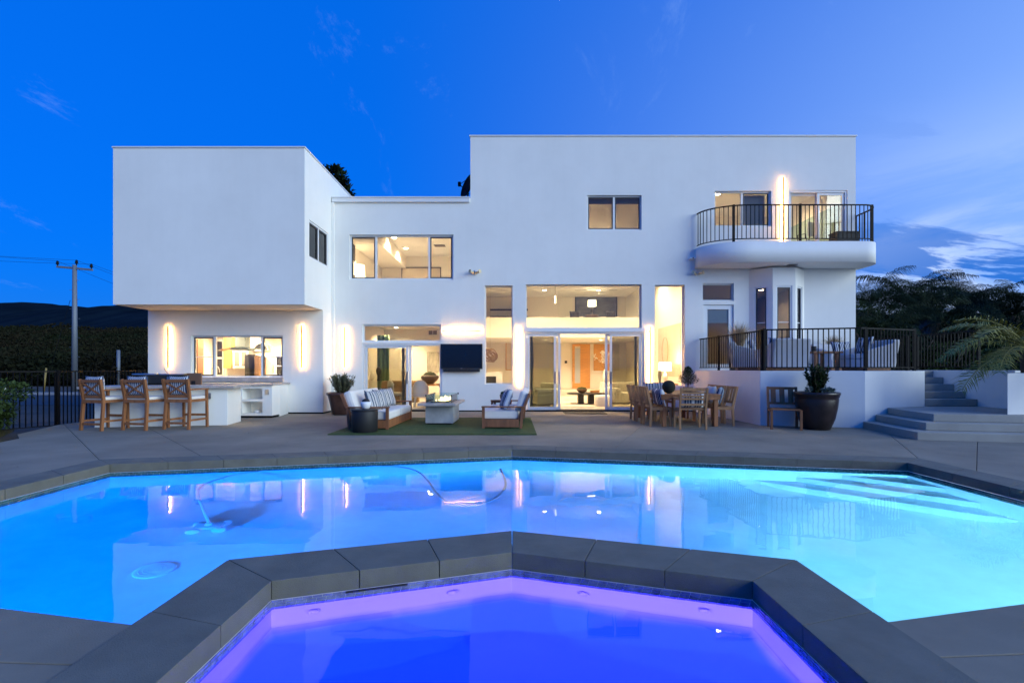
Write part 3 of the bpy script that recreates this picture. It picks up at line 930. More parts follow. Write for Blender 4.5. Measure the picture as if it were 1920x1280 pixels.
# balcony
def arc(cx, cy, rx, ry, a0, a1, n):
    return [(cx + rx * math.cos(R(a0 + (a1 - a0) * i / n)), cy + ry * math.sin(R(a0 + (a1 - a0) * i / n))) for i in range(n + 1)]
BYF = 14.46
bl = arc(7.10, YM + 0.001, 1.38, YM - BYF, 180, 270, 18) + arc(10.38, BYF + 0.55, 0.56, 0.55, 270, 360, 10) + [(10.94, YM + 0.30), (XR + 0.004, YM + 0.30), (XR + 0.004, YM + 0.001)]
BT_, BB_ = 5.07, 4.46
balc = empty('balcony', (0, 0, 0)); balc.parent = house; balc.location = (0, -YM, 0)
m = MB(); m.prism(bl, BB_, BT_); 
for i in range(2, len(m.f)): m.sm[i] = True
hbuild(m, 'slab', M_STUCCO, balc)
def railing(pts, z0, z1, posts, spacing, parent, name='railing', bar=0.018, post=0.05, mtl=None, closed=False, skirt=0.09):
    """top and bottom rail, each baluster and post a piece of its own"""
    mtl = mtl or M_IRON
    pts = [Vector((p[0], p[1], 0)) for p in pts]
    cum = [0]
    for i in range(len(pts) - 1): cum.append(cum[-1] + (pts[i + 1] - pts[i]).length)
    def at(s):
        for i in range(len(pts) - 1):
            if s <= cum[i + 1] + 1e-9:
                k = (s - cum[i]) / max(1e-9, cum[i + 1] - cum[i])
                return pts[i].lerp(pts[i + 1], k)
        return pts[-1].copy()
    out = []
    for zz, w, nm in ((z1, 0.04, 'top_rail'), (z0 + skirt, 0.03, 'bottom_rail')):
        mb = MB()
        for i in range(len(pts) - 1):
            mb.bar(pts[i] + Vector((0, 0, zz)), pts[i + 1] + Vector((0, 0, zz)), w, w * 0.8)
        o = mb.build(nm, mtl, parent); out.append(o)
    bmesh_ = MB().box(-bar / 2, bar / 2, -bar / 2, bar / 2, 0, z1 - z0 - skirt).mesh('baluster'); bmesh_.materials.append(mtl)
    pmesh = MB().box(-post / 2, post / 2, -post / 2, post / 2, 0, z1 - z0 + 0.03).mesh('post'); pmesh.materials.append(mtl)
    n = int(cum[-1] / spacing)
    for i in range(n + 1):
        s = (i + 0.5) * cum[-1] / (n + 1)
        p = at(s)
        if any(abs(s - q) < spacing * 0.4 for q in posts): continue
        link('baluster', bmesh_, parent, (p.x, p.y, z0 + skirt))
    for q in posts:
        p = at(q); link('post', pmesh, parent, (p.x, p.y, z0))
    return cum[-1]
br = empty('balcony_railing', (0, 0, 0)); br.parent = house; br.location = (0, -YM, 0)
rp = arc(7.10, YM - 0.02, 1.32, YM - BYF - 0.08, 180, 270, 14) + arc(10.36, BYF + 0.56, 0.52, 0.50, 270, 360, 8) + [(10.88, YM + 0.22)]
def arc_len(pts, k): return sum((Vector(pts[i + 1]) - Vector(pts[i])).length for i in range(k))
sA = arc_len(rp, 14) - 0.6
railing(rp, BT_, 6.15, [arc_len(rp, 14) - 0.55, arc_len(rp, 14) + 1.38, arc_len(rp, 18)], 0.125, br, post=0.06)
# ================================================================== ROOMS
def room(x0, x1, y0, y1, z0, z1, m=None, floor=None, open_front=True):
    m = m or M_ROOM
    q = MB()
    q.add([(x0, y1, z0), (x1, y1, z0), (x1, y1, z1), (x0, y1, z1)], [(0, 1, 2, 3)])
    q.add([(x0, y0, z0), (x0, y1, z0), (x0, y1, z1), (x0, y0, z1)], [(0, 1, 2, 3)])
    q.add([(x1, y0, z0), (x1, y1, z0), (x1, y1, z1), (x1, y0, z1)], [(0, 1, 2, 3)])
    hbuild(q, 'interior_wall', m)
    q = MB(); q.add([(x0, y0, z1), (x1, y0, z1), (x1, y1, z1), (x0, y1, z1)], [(0, 1, 2, 3)]); hbuild(q, 'interior_ceiling', M_ROOMW)
    q = MB(); q.box(x0, x1, y0, y1, z0 - 0.05, z0); hbuild(q, 'interior_floor', floor or M_FLOORI)

def downlight(x, y, z, power, label, group, r=0.085, spread=150):
    t = empty('recessed_light', (x, y, z), 0, label, 'ceiling light', group)
    m = MB(); m.lathe([(r + 0.02, -0.001), (r + 0.018, -0.012), (r, -0.012), (r, -0.004)], 20); m.build('trim_ring', M_TRIM, t)
    m = MB(); m.lathe([(0.0, -0.006), (r, -0.006)], 20); m.build('lens', M_LAMPE, t)
    l = bpy.data.lights.new('downlight', 'SPOT'); l.energy = power * 3.2; l.color = (1.0, 0.74, 0.43); l.spot_size = R(spread); l.spot_blend = 0.7; l.shadow_soft_size = 0.08
    o = bpy.data.objects.new('downlight', l); col.objects.link(o); o.parent = t; o.location = (0, 0, -0.03)

YI = YM + 0.281
# kitchen
room(KX0 + 0.262, KX1 - 0.262, YB + 0.261, 17.42, 0.02, 2.86, M_ROOM)
for (x, y, w) in ((-9.6, 15.75, 'bar end, near the window'), (-7.2, 15.75, 'planter end, near the window'), (-9.4, 16.6, 'bar end, near the back wall'), (-7.2, 16.6, 'planter end, near the back wall')):
    downlight(x, y, 2.858, 110, 'round recessed kitchen ceiling light, ' + w, 'kitchen ceiling lights')
# dining room
room(-5.35, X1 - 0.02, YI, 20.6, 0.05, 2.97, M_ROOM)
downlight(-3.05, 18.4, 2.968, 85, 'round recessed ceiling light above the dining room table', 'dining room ceiling light')
downlight(-4.6, 19.6, 2.968, 60, 'round recessed ceiling light at the back of the dining room', 'dining room ceiling light')
# great room, two storeys high, with the loft behind
GX0, GX1, GZ = X1 + 0.0, 5.78, 4.95
room(GX0, GX1, YI, 25.0, 0.05, GZ, M_ROOM)
m = MB(); m.box(GX0 + 0.004, GX1 - 0.004, 20.5, 20.62, 2.62, 3.46); hbuild(m, 'loft_parapet', M_ROOM)
m = MB(); m.box(GX0 + 0.004, GX1 - 0.004, 20.621, 24.99, 2.62, 2.80); hbuild(m, 'loft_floor', M_ROOMW)
m = MB(); m.box(GX0 + 0.01, GX1 - 0.01, 23.2, 24.99, 0.051, 0.34); hbuild(m, 'hall_step', M_FLOORI)
m = MB(); m.box(1.9, GX1 - 0.01, 20.51, 20.60, 3.461, GZ - 0.35); hbuild(m, 'loft_glass_rail', M_GLASS)
for (x, y, p, w) in ((-0.3, 17.6, 70, 'behind the narrow window by the TV'), (2.0, 17.2, 90, 'front row, TV side'), (4.2, 17.2, 90, 'front row, terrace side'), (1.15, 18.6, 80, 'back row, TV side'), (5.0, 18.9, 60, 'back row, terrace side')):
    downlight(x, y, GZ - 0.002, p, 'round recessed light in the high great room ceiling, ' + w, 'great room ceiling lights')
for (x, y, w) in ((1.5, 22.2, 'TV side'), (4.0, 22.2, 'terrace side')):
    downlight(x, y, 2.618, 80, 'round recessed light in the ceiling under the loft, ' + w, 'lights under the loft')
    downlight(x, y + 0.6, GZ - 0.002, 18, 'round recessed light in the ceiling above the loft, ' + w, 'loft ceiling lights')
# bedroom above
room(-5.35, X1 - 0.02, YI, 20.3, 3.35, 5.93, M_ROOM)
for (x, y, w) in ((-4.13, 17.3, 'near the window, lamp side'), (-2.2, 17.3, 'near the window, picture side'), (-4.06, 18.85, 'farther into the room')):
    downlight(x, y, 5.928, 26, 'round recessed upstairs bedroom ceiling light, ' + w, 'bedroom ceiling lights')
m = MB(); m.box(-5.34, -4.35, YI + 0.01, 20.29, 5.45, 5.927); hbuild(m, 'ceiling_soffit', M_ROOM)
m = MB(); m.box(-2.9, -2.5, 18.3, 18.6, 5.915, 5.926); hbuild(m, 'ceiling_vent', M_TAUPE)
# upper middle and upper right rooms
room(1.6, 4.9, YI, 18.6, 5.2, 7.75, M_ROOM)
downlight(2.95, 16.9, 7.748, 24, 'round recessed ceiling light behind the small upstairs window', 'upstairs office lights')
m = MB(); m.box(1.7, 4.8, YI + 0.03, YI + 0.06, 6.58, 6.80); hbuild(m, 'roller_blind', M_TAUPE)
room(5.9, XR - 0.30, YI, 19.5, 5.08, 7.35, M_ROOM)
for (x, y, w) in ((7.1, 17.0, 'window'), (9.4, 17.3, 'sliding door')):
    downlight(x, y, 7.348, 32, 'round recessed ceiling light behind the balcony ' + w, 'balcony room lights')
m = MB(); m.box(10.42, 10.44, YI + 0.1, 19.3, 5.3, 6.6); hbuild(m, 'frosted_screen', mat('sea_glass', (0.35, 0.47, 0.43), 0.3))
m = MB(); m.box(7.32, 8.05, YI + 0.02, YI + 0.03, 5.75, 6.85); hbuild(m, 'roller_blind', mat('beige_blind', (0.42, 0.36, 0.29), 0.9))
# terrace-level room
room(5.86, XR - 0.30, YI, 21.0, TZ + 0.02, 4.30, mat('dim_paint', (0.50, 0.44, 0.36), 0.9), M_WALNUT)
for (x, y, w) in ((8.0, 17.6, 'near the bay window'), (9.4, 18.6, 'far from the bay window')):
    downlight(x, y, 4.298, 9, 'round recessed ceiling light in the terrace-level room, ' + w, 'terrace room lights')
# shallow lobby behind the far-left upstairs window (dark)
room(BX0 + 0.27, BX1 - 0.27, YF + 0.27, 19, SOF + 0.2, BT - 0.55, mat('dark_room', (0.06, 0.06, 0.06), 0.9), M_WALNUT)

# things fixed to the room walls
def framed(name, x0, x1, z0, z1, y, fm, am, label, cat='picture', fw=0.03, side=None):
    t = empty(name, ((x0 + x1) / 2, y, z0), 0, label, cat)
    w, h = (x1 - x0) / 2, z1 - z0
    m = MB(); m.box(-w, -w + fw, -0.03, 0, 0, h); m.box(w - fw, w, -0.03, 0, 0, h); m.box(-w + fw, w - fw, -0.03, 0, 0, fw); m.box(-w + fw, w - fw, -0.03, 0, h - fw, h)
    m.build('frame', fm, t)
    m = MB(); m.box(-w + fw, w - fw, -0.015, -0.005, fw, h - fw); m.build('canvas', am, t)
    return t
M_ART1 = mat('landscape_art', (0.05, 0.07, 0.10), 0.7, col2=(0.20, 0.22, 0.24), vscale=1.5, stretch=(1, 1, 4))
M_ART2 = mat('marbled_art', (0.62, 0.58, 0.48), 0.7, col2=(0.14, 0.14, 0.11), vscale=4.5, stretch=(1, 1, 0.35))
M_ART3 = mat('beige_art', (0.60, 0.52, 0.40), 0.8, col2=(0.50, 0.43, 0.33), vscale=1.5)
Yl = 24.97
framed('picture', px(1078, Yl), px(1157, Yl), 3.78, pz(553, Yl), Yl, M_BLACK, M_ART1, 'wide dark landscape picture on the wall of the loft', fw=0.05)
framed('painting', px(801, 20.58), px(823, 20.58), pz(697, 20.58), pz(660, 20.58), 20.58, M_BLACK, M_ART2, 'pale veined painting on the dining room wall', fw=0.008)
t = framed('picture', px(753, 20.28), px(827, 20.28), 4.55, pz(501, 20.28), 20.28, M_BLACK, M_ART3, 'thin-framed abstract picture above the upstairs bed', fw=0.03)
m = MB(); m.lathe([(0.0, 0), (0.26, 0)], 20); o = m.build('dark_shape', M_TAUPE, t, (-0.32, -0.017, 0.28)); o.rotation_euler = (R(90), 0, 0); o.scale = (1, 0.5, 1)
framed('picture', px(948, 24.97), px(966, 24.97), pz(694, 24.97), pz(640, 24.97), 24.97, M_ORANGE, M_ART3, 'tall beige picture seen through the narrow window beside the TV', fw=0.04)
# big canvas on the right-hand side wall of the great room
t = empty('wall_canvas', (GX1 - 0.02, 18.2, 1.05), R(90), 'large tan canvas with a drawn circle on the great room side wall', 'painting')
m = MB(); m.box(-1.3, 1.25, -0.03, 0.0, 0, 1.85); m.build('canvas', M_ART3, t)
ring = MB(); ring.tube([(0.25 + 0.36 * math.cos(R(a)), 0.04, 0.95 + 0.50 * math.sin(R(a))) for a in range(0, 361, 15)], 0.008, 5); ring.build('circle', M_BRASS, t)
# wooden entry door with its frosted side light, in the back wall
ed = empty('entry_door', (0, 0, 0)); ed.parent = house; ed.location = (0, -YM, 0)
Yd = 24.95
m = MB(); x0, x1 = px(1073, Yd), px(1106, Yd); zt = pz(645, Yd)
m.box(x0, x0 + 0.12, Yd - 0.05, Yd, 0.342, zt); m.box(x1 - 0.07, x1, Yd - 0.05, Yd, 0.342, zt); m.box(x0 + 0.12, x1 - 0.07, Yd - 0.05, Yd, zt - 0.1, zt); m.box(x0 + 0.40, x0 + 0.47, Yd - 0.05, Yd, 0.342, zt - 0.1)
hbuild(m, 'frame', M_ORANGE, ed)
m = MB(); m.box(x0 + 0.47, x1 - 0.07, Yd - 0.03, Yd, 0.342, zt - 0.1); hbuild(m, 'leaf', M_ORANGE, ed)
m = MB(); m.box(x0 + 0.12, x0 + 0.40, Yd - 0.03, Yd - 0.01, 0.6, zt - 0.2); hbuild(m, 'side_light', mat('frosted_glass', (0.45, 0.48, 0.52), 0.4), ed)
m = MB(); m.box(x0 + 0.12, x0 + 0.40, Yd - 0.03, Yd - 0.001, 0.342, 0.599); hbuild(m, 'kick_panel', M_ORANGE, ed)
Yn = 24.96
t = empty('wall_panel', (px(1137, Yn), Yn, pz(695, Yn)), 0, 'honey wood panel in a white surround on the great room back wall', 'panel')
w2 = px(1162, Yn) - px(1114, Yn); h2 = pz(645, Yn) - pz(695, Yn)
m = MB(); m.box(-w2 / 2, w2 * 0.12, -0.03, 0, 0, h2); m.build('panel', M_ORANGE, t)
m = MB(); m.box(w2 * 0.12, w2 / 2, -0.03, 0, 0, h2); m.build('mirror_panel', M_ART3, t)
m = MB(); m.box(-w2 / 2 - 0.06, w2 / 2 + 0.06, -0.10, 0.0, -0.07, -0.001); m.build('ledge', M_ROOMW, t)
m = MB(); m.box(px(1061, Yn) - 0.06, px(1061, Yn) + 0.06, Yn - 0.03, Yn, pz(681, Yn), pz(676, Yn)); tag(m.build('thermostat', M_BLACK), 'small black wall control beside the wooden door', 'thermostat')

# kitchen fittings
def kb(x0, x1, y0, y1, Y, d=0.35): return (px(x0, Y), px(x1, Y), Y - d, Y, pz(y1, Y), pz(y0, Y))
def kthing(name, label, cat, boxes, base):
    t = empty(name, base, 0, label, cat)
    for nm, b, mm in boxes:
        m = MB(); m.box(b[0] - base[0], b[1] - base[0], b[2] - base[1], b[3] - base[1], b[4] - base[2], b[5] - base[2]); m.build(nm, mm, t, bevel=0.004)
    return t
YK = 17.40
M_KWIN = glassy('night_glass', (0.05, 0.06, 0.06), 1.5)
def kc(*a, d=0.35): return kb(*a, YK, d)
kthing('wall_cabinet', 'tall honey wood wall cabinet beside the range hood', 'cabinet', [('door', kc(431, 446, 634, 690, d=0.4), M_ORANGE)], (px(438, YK), YK, pz(690, YK)))
kthing('wall_cabinet', 'honey wood wall cabinet at the far end of the kitchen window', 'cabinet', [('door', kb(361, 369, 625, 688, 16.0, 0.3), M_ORANGE)], (px(365, 16), 16, pz(688, 16)))
kthing('tall_cupboard', 'walnut cupboard seen through the kitchen window', 'cupboard', [('door', kb(371, 382, 637, 745, 16.2, 0.3), M_WALNUT)], (px(376, 16.2), 16.2, pz(745, 16.2)))
b = kc(447, 475, 655, 690)
t = kthing('glazed_cabinet', 'white wall cabinet with two glazed doors in the kitchen', 'cabinet', [('body', b, M_TRIM)], (px(461, YK), YK, pz(690, YK)))
for (a0, a1) in ((450, 459), (463, 472)):
    m = MB(); m.box(px(a0, YK) - px(461, YK), px(a1, YK) - px(461, YK), -0.36, -0.351, 0.08, 0.56); m.build('glass_door', M_TAUPE, t)
hx = px(455, 16.3)
t = empty('range_hood', (hx, 16.3, 1.90), 0, 'stainless range hood with curved glass wings in the kitchen', 'range hood')
m = MB(); m.box(-0.17, 0.17, -0.15, 0.15, 0.12, 0.955); m.build('chimney', mat('hood_steel', (0.16, 0.20, 0.22), 0.4), t, bevel=0.005)
m = MB(); m.prism([(-0.3, -0.22), (0.3, -0.22), (0.3, 0.22), (-0.3, 0.22)], 0.03, 0.12); m.build('body', mat('hood_steel', (0.16, 0.20, 0.22), 0.4), t, bevel=0.01)
m = MB(); vs = []
for i in range(13):
    u = -0.75 + 1.5 * i / 12
    vs += [(u, -0.26, 0.14 - 0.22 * u * u), (u, 0.26, 0.14 - 0.22 * u * u)]
m.add(vs, [(2 * i, 2 * i + 1, 2 * i + 3, 2 * i + 2) for i in range(12)], True); o = m.build('glass_canopy', mat('hood_glass', (0.14, 0.20, 0.20), 0.2), t)
for (a0, a1, b0, b1, lab) in ((402, 418, 640, 702, 'white-framed dark sash window at the back of the kitchen, beside the tap'), (519, 531, 668, 704, 'dark sash window at the back of the kitchen, behind the white jars')):
    bb = kc(a0, a1, b0, b1, d=0.02)
    t = empty('back_window', ((bb[0] + bb[1]) / 2, YK, bb[4]), 0, lab, 'window')
    w_, h_ = (bb[1] - bb[0]) / 2, bb[5] - bb[4]
    m = MB(); f_ = 0.07
    m.box(-w_ - f_, -w_, -0.05, 0, -f_, h_ + f_); m.box(w_, w_ + f_, -0.05, 0, -f_, h_ + f_); m.box(-w_, w_, -0.05, 0, -f_, 0); m.box(-w_, w_, -0.05, 0, h_, h_ + f_); m.box(-w_, w_, -0.045, 0, h_ * 0.47, h_ * 0.53)
    m.build('frame', M_TRIM, t)
    m = MB(); m.box(-w_, w_, -0.02, -0.006, 0, h_); m.build('pane', M_BLACK, t)
kthing('refrigerator', 'black refrigerator in the far corner of the kitchen', 'refrigerator', [('door', kc(476, 483, 665, 720, d=0.6), M_BLACK), ('side', kc(491, 499, 668, 720, d=0.5), M_WALNUT)], (px(480, YK), YK, 0.03))
t = empty('arched_window', (px(490, YK), YK, pz(657, YK)), 0, 'half-round dark window high in the kitchen back wall', 'window')
m = MB(); pl = [(0.24 * math.cos(R(a)), 0.24 * math.sin(R(a))) for a in range(0, 181, 12)]
m.prism(pl, 0, 0.02, Matrix.Rotation(R(90), 4, 'X')); m.build('pane', M_BLACK, t)
m = MB(); m.tube([(0.26 * math.cos(R(a)), -0.03, 0.26 * math.sin(R(a))) for a in range(0, 181, 9)], 0.035, 6); m.tube([(-0.26, -0.03, 0), (0.26, -0.03, 0)], 0.03, 6); m.build('frame', M_TRIM, t)
ctr = empty('kitchen_counter', (-7.9, YB + 0.6, 0.02), 0, 'pale kitchen counter with cupboards below the garden window', 'counter')
m = MB(); m.box(-1.75, 1.75, -0.30, 0.30, 0, 0.92); m.build('cupboards', M_TRIM, ctr)
m = MB(); m.box(-1.78, 1.78, -0.32, 0.32, 0.921, 0.97); m.build('worktop', M_COUNTER, ctr, bevel=0.005)
m = MB(); fx = px(397, 15.3)
m.tube([(0, 0, 0), (0, 0, 0.30), (0.02, 0, 0.37), (0.10, 0, 0.42), (0.20, 0, 0.40), (0.24, 0, 0.30), (0.24, 0, 0.22)], 0.016, 8); m.lathe([(0.03, 0), (0.03, 0.03), (0.018, 0.05)], 12)
tag(m.build('faucet', M_STEEL, None, (fx, 15.3, 0.991)), 'arched steel tap at the kitchen sink', 'faucet')
for (x, s, lab) in ((515, 1.0, 'larger white lidded jar on the kitchen counter'), (525, 0.75, 'smaller white lidded jar on the kitchen counter')):
    t = empty('jar', (px(x, 15.3), 15.3, 0.991), 0, lab, 'jar', 'white kitchen jars')
    m = MB(); m.lathe([(0.05 * s, 0), (0.085 * s, 0.03 * s), (0.09 * s, 0.12 * s), (0.07 * s, 0.16 * s)], 18); m.build('body', M_TRIM, t)
    m = MB(); m.lathe([(0.075 * s, 0.162 * s), (0.05 * s, 0.19 * s), (0.012 * s, 0.20 * s), (0.02 * s, 0.225 * s), (0.0, 0.24 * s)], 18); m.build('lid', M_TRIM, t)
kc2 = kthing('kitchen_base_units', 'white base units and splashback on the kitchen back wall', 'cabinet', [('units', (-10.3, -9.2, YK - 0.6, YK - 0.01, 0.021, 0.93), M_TRIM), ('worktop', (-10.32, -9.18, YK - 0.63, YK - 0.005, 0.932, 0.97), M_COUNTER)], (-9.75, YK, 0.021))

# dining room things
t = empty('dining_table', (-2.35, 17.5, 0.05), 0, 'round white-clothed dining table inside the open sliding door', 'table')
m = MB(); m.lathe([(0.0, 0.70), (0.74, 0.70), (0.75, 0.72), (0.74, 0.74), (0.0, 0.745)], 32); m.build('tabletop', M_ORANGE, t)
m = MB(); m.lathe([(0.34, 0), (0.32, 0.05), (0.14, 0.12), (0.12, 0.5), (0.28, 0.70)], 20); m.build('pedestal', M_ORANGE, t)
t = empty('moss_bowl', (px(806, 17.5), 17.5, 0.796), 0, 'taupe bowl filled with green moss on the dining table', 'bowl')
m = MB(); m.lathe([(0.10, 0), (0.14, 0.02), (0.26, 0.12), (0.32, 0.22), (0.30, 0.28), (0.24, 0.31), (0.22, 0.29)], 28); m.build('bowl', M_TAUPE, t)
m = MB(); m.lathe([(0.235, 0.29), (0.22, 0.34), (0.15, 0.40), (0.0, 0.43)], 24); m.build('moss', M_MOSS, t)
def tub_chair(loc, rz, label):
    t = empty('dining_chair', loc, rz, label, 'chair', 'ivory chairs in the dining room')
    m = MB(); vs, fs = [], []
    n = 16
    for j, (z, f) in enumerate(((0.36, 0.92), (0.50, 1.0), (0.66, 1.03), (0.80, 0.99), (0.88, 0.82), (0.90, 0.70))):
        for i in range(n + 1):
            a = R(200 + 140 * i / n)
            k = 1 if z < 0.7 else 1 - (abs(i - n / 2) / (n / 2)) ** 3 * 0.3
            vs.append((0.29 * f * math.cos(a), 0.29 * f * math.sin(a) * 1.0, 0.36 + (z - 0.36) * (k if j > 2 else 1)))
    for j in range(5):
        for i in range(n):
            fs.append((j * (n + 1) + i, j * (n + 1) + i + 1, (j + 1) * (n + 1) + i + 1, (j + 1) * (n + 1) + i))
    m.add(vs, fs, True); b = m.build('backrest', M_IVORY, t); sm = b.modifiers.new('s', 'SOLIDIFY'); sm.thickness = 0.05
    m = MB(); m.lathe([(0.26, 0.34), (0.29, 0.38), (0.28, 0.45), (0.0, 0.47)], 22); m.build('seat', M_IVORY, t)
    for sx in (-1, 1):
        for sy in (-1, 1):
            m = MB(); m.tube([(sx * 0.17, sy * 0.17, 0.36), (sx * 0.21, sy * 0.21, 0)], [0.024, 0.014], 8); m.build('leg', M_IVORY, t)
tub_chair((px(789, 16.5), 16.5, 0.05), R(5), 'ivory upholstered chair, its back to the open sliding door')
tub_chair((px(742, 17.3), 17.3, 0.05), R(-70), 'ivory upholstered chair behind the screened door leaf')
t = empty('console_table', (-4.2, 18.9, 0.05), 0, 'brown draped console behind the screened dining room door', 'table')
m = MB(); m.box(-0.75, 0.62, -0.25, 0.25, 0, 0.82); m.build('body', mat('brown_drape', (0.30, 0.20, 0.10), 0.8), t, bevel=0.05)
m = MB(); prof = [(0.06, 0), (0.07, 0.02), (0.045, 0.08), (0.05, 0.2), (0.085, 0.28), (0.10, 0.38), (0.08, 0.47), (0.03, 0.52), (0.0, 0.53)]
m.lathe(prof, 14); o = m.build('bust', M_BLACK, None, (px(710, 18.9), 18.9, 0.872)); o.scale = (1, 1.1, 1); tag(o, 'black head sculpture on the brown console', 'sculpture')
m = MB(); m.lathe([(0.05, 0), (0.14, 0.06), (0.17, 0.16), (0.14, 0.26), (0.05, 0.31), (0.05, 0.35), (0.06, 0.37)], 18); tag(m.build('vase', M_IVORY, None, (px(698, 18.9) - 0.02, 18.75, 0.872)), 'round pale vase beside the black head sculpture', 'vase')
t = empty('dining_curtain', (px(704, 19.6), 19.6, 0.06), 0, 'green-grey curtain panel in the dining room', 'curtain')
m = MB(); vs = []
for i in range(41):
    u = -0.55 + 1.1 * i / 40
    vs += [(u, 0.04 * math.sin(i * 1.1), 0), (u, 0.04 * math.sin(i * 1.1), 2.6)]
m.add(vs, [(2 * i, 2 * i + 2, 2 * i + 3, 2 * i + 1) for i in range(40)], True); m.build('fabric', mat('sage_fabric', (0.12, 0.20, 0.10), 0.9), t)
m = MB(); m.box(0, 0.36, -0.02, 0, 0, 0.16)
t = empty('air_vent', (px(803, 20.58), 20.58, pz(627, 20.58)), 0, 'double air vent high on the dining room wall', 'vent')
for k in (0, 1):
    m = MB(); m.box(0.02 + 0.18 * k, 0.18 + 0.18 * k, -0.02, 0, 0, 0.16); m.build('grille', M_TAUPE, t)

# great room things
t = empty('coffee_table', (px(1099, 17.9), 17.9, 0.05), 0, 'low black oval coffee table inside the open doors', 'table')
m = MB(); m.lathe([(0.0, 0.36), (0.55, 0.36), (0.58, 0.385), (0.55, 0.41), (0.0, 0.41)], 32); o = m.build('tabletop', M_BLACK, t); o.scale = (1.25, 0.9, 1)
for s in (-0.2, 0.17):
    m = MB(); m.box(s - 0.09, s + 0.09, -0.2, 0.2, 0, 0.36); m.build('leg', M_BLACK, t)
t = empty('moss_bowl', (px(1091, 17.7), 17.7, 0.462), 0, 'brown bowl of moss on the black coffee table', 'bowl')
m = MB(); m.lathe([(0.08, 0), (0.16, 0.06), (0.20, 0.14), (0.18, 0.15)], 22); m.build('bowl', M_WALNUT, t)
m = MB(); m.lathe([(0.18, 0.13), (0.14, 0.19), (0.0, 0.22)], 20); m.build('moss', M_MOSS, t)
m = MB(); m.box(-0.15, 0.15, -0.1, 0.1, 0, 0.09); tag(m.build('book_stack', M_ORANGE, None, (px(1115, 17.8), 17.8, 0.462), bevel=0.006), 'tan box beside the moss bowl on the coffee table', 'box')
def sofa_in(name, loc, w, d, label, m_, rz=0):
    t = empty(name, loc, rz, label, 'sofa')
    q = MB(); q.box(-w / 2, w / 2, -d / 2, d / 2, 0.06, 0.42); q.build('seat', m_, t, bevel=0.09)
    q = MB(); q.box(-w / 2, w / 2, d / 2 - 0.28, d / 2, 0.30, 0.78); q.build('backrest', m_, t, bevel=0.10)
    for s in (-1, 1):
        q = MB(); q.box(s * w / 2 - 0.13, s * w / 2 + 0.13, -d / 2, d / 2, 0.05, 0.60); q.build('arm', m_, t, bevel=0.10)
    return t
M_SAGE = mat('sage_upholstery', (0.40, 0.40, 0.32), 0.95)
sofa_in('sofa', (px(1015, 17.6), 17.6, 0.05), 1.1, 0.9, 'sage armchair behind the left screened door leaf', M_SAGE, R(-70))
sofa_in('sofa', (px(1185, 18.3), 18.3, 0.05), 1.7, 0.95, 'cream sofa inside the doors, behind the dining chairs', M_IVORY, R(20))
m = MB(); m.lathe([(0.26, 0), (0.29, 0.05), (0.30, 0.30), (0.27, 0.37), (0.0, 0.38)], 26); tag(m.build('pouf', M_IVORY, None, (px(1131, 16.9), 16.9, 0.051)), 'round cream pouf just inside the open doors', 'pouf')
m = MB(); m.box(-1.6, 1.9, -1.3, 1.5, 0, 0.012); tag(m.build('rug', mat('ivory_rug', (0.62, 0.55, 0.45), 0.95), None, (2.9, 17.8, 0.051)), 'large ivory rug under the coffee table', 'rug')
# dried branch arrangement
t = empty('branch_vase', (px(1134, 19.6), 19.6, 0.80), 0, 'pale vase of dried blossom branches in the great room', 'vase')
m = MB(); m.lathe([(0.05, 0), (0.10, 0.12), (0.09, 0.3), (0.035, 0.45), (0.04, 0.5)], 16); m.build('vase', M_IVORY, t)
m = MB(); lf = MB(); rnd = random.Random(3)
for k in range(9):
    a = rnd.uniform(-1.2, 1.2); pts = []
    for i in range(7):
        f = i / 6
        pts.append((a * f * 0.7 + rnd.uniform(-.02, .02), rnd.uniform(-.1, .1) * f, 0.45 + 0.75 * f - 0.22 * abs(a) * f * f))
    m.tube(pts, 0.006, 4)
    for _ in range(26):
        p = Vector(pts[rnd.randint(3, 6)]) + Vector((rnd.uniform(-.09, .09), rnd.uniform(-.08, .08), rnd.uniform(-.06, .06)))
        s = rnd.uniform(.015, .03)
        lf.add([p + Vector((-s, 0, 0)), p + Vector((0, -s, s)), p + Vector((s, 0, 0)), p + Vector((0, s, -s))], [(0, 1, 2, 3)])
m.build('branches', M_WALNUT, t); tag(lf.build('blossom', M_IVORY, t), kind='stuff')
t = empty('pedestal', (px(1134, 19.6), 19.6, 0.05), 0, 'white pedestal carrying the branch vase', 'pedestal')
m = MB(); m.box(-0.16, 0.16, -0.16, 0.16, 0, 0.748); m.build('body', M_ROOMW, t, bevel=0.01)
m = MB(); m.lathe([(0.10, 0), (0.02, 0.02), (0.02, 0.1)], 10)
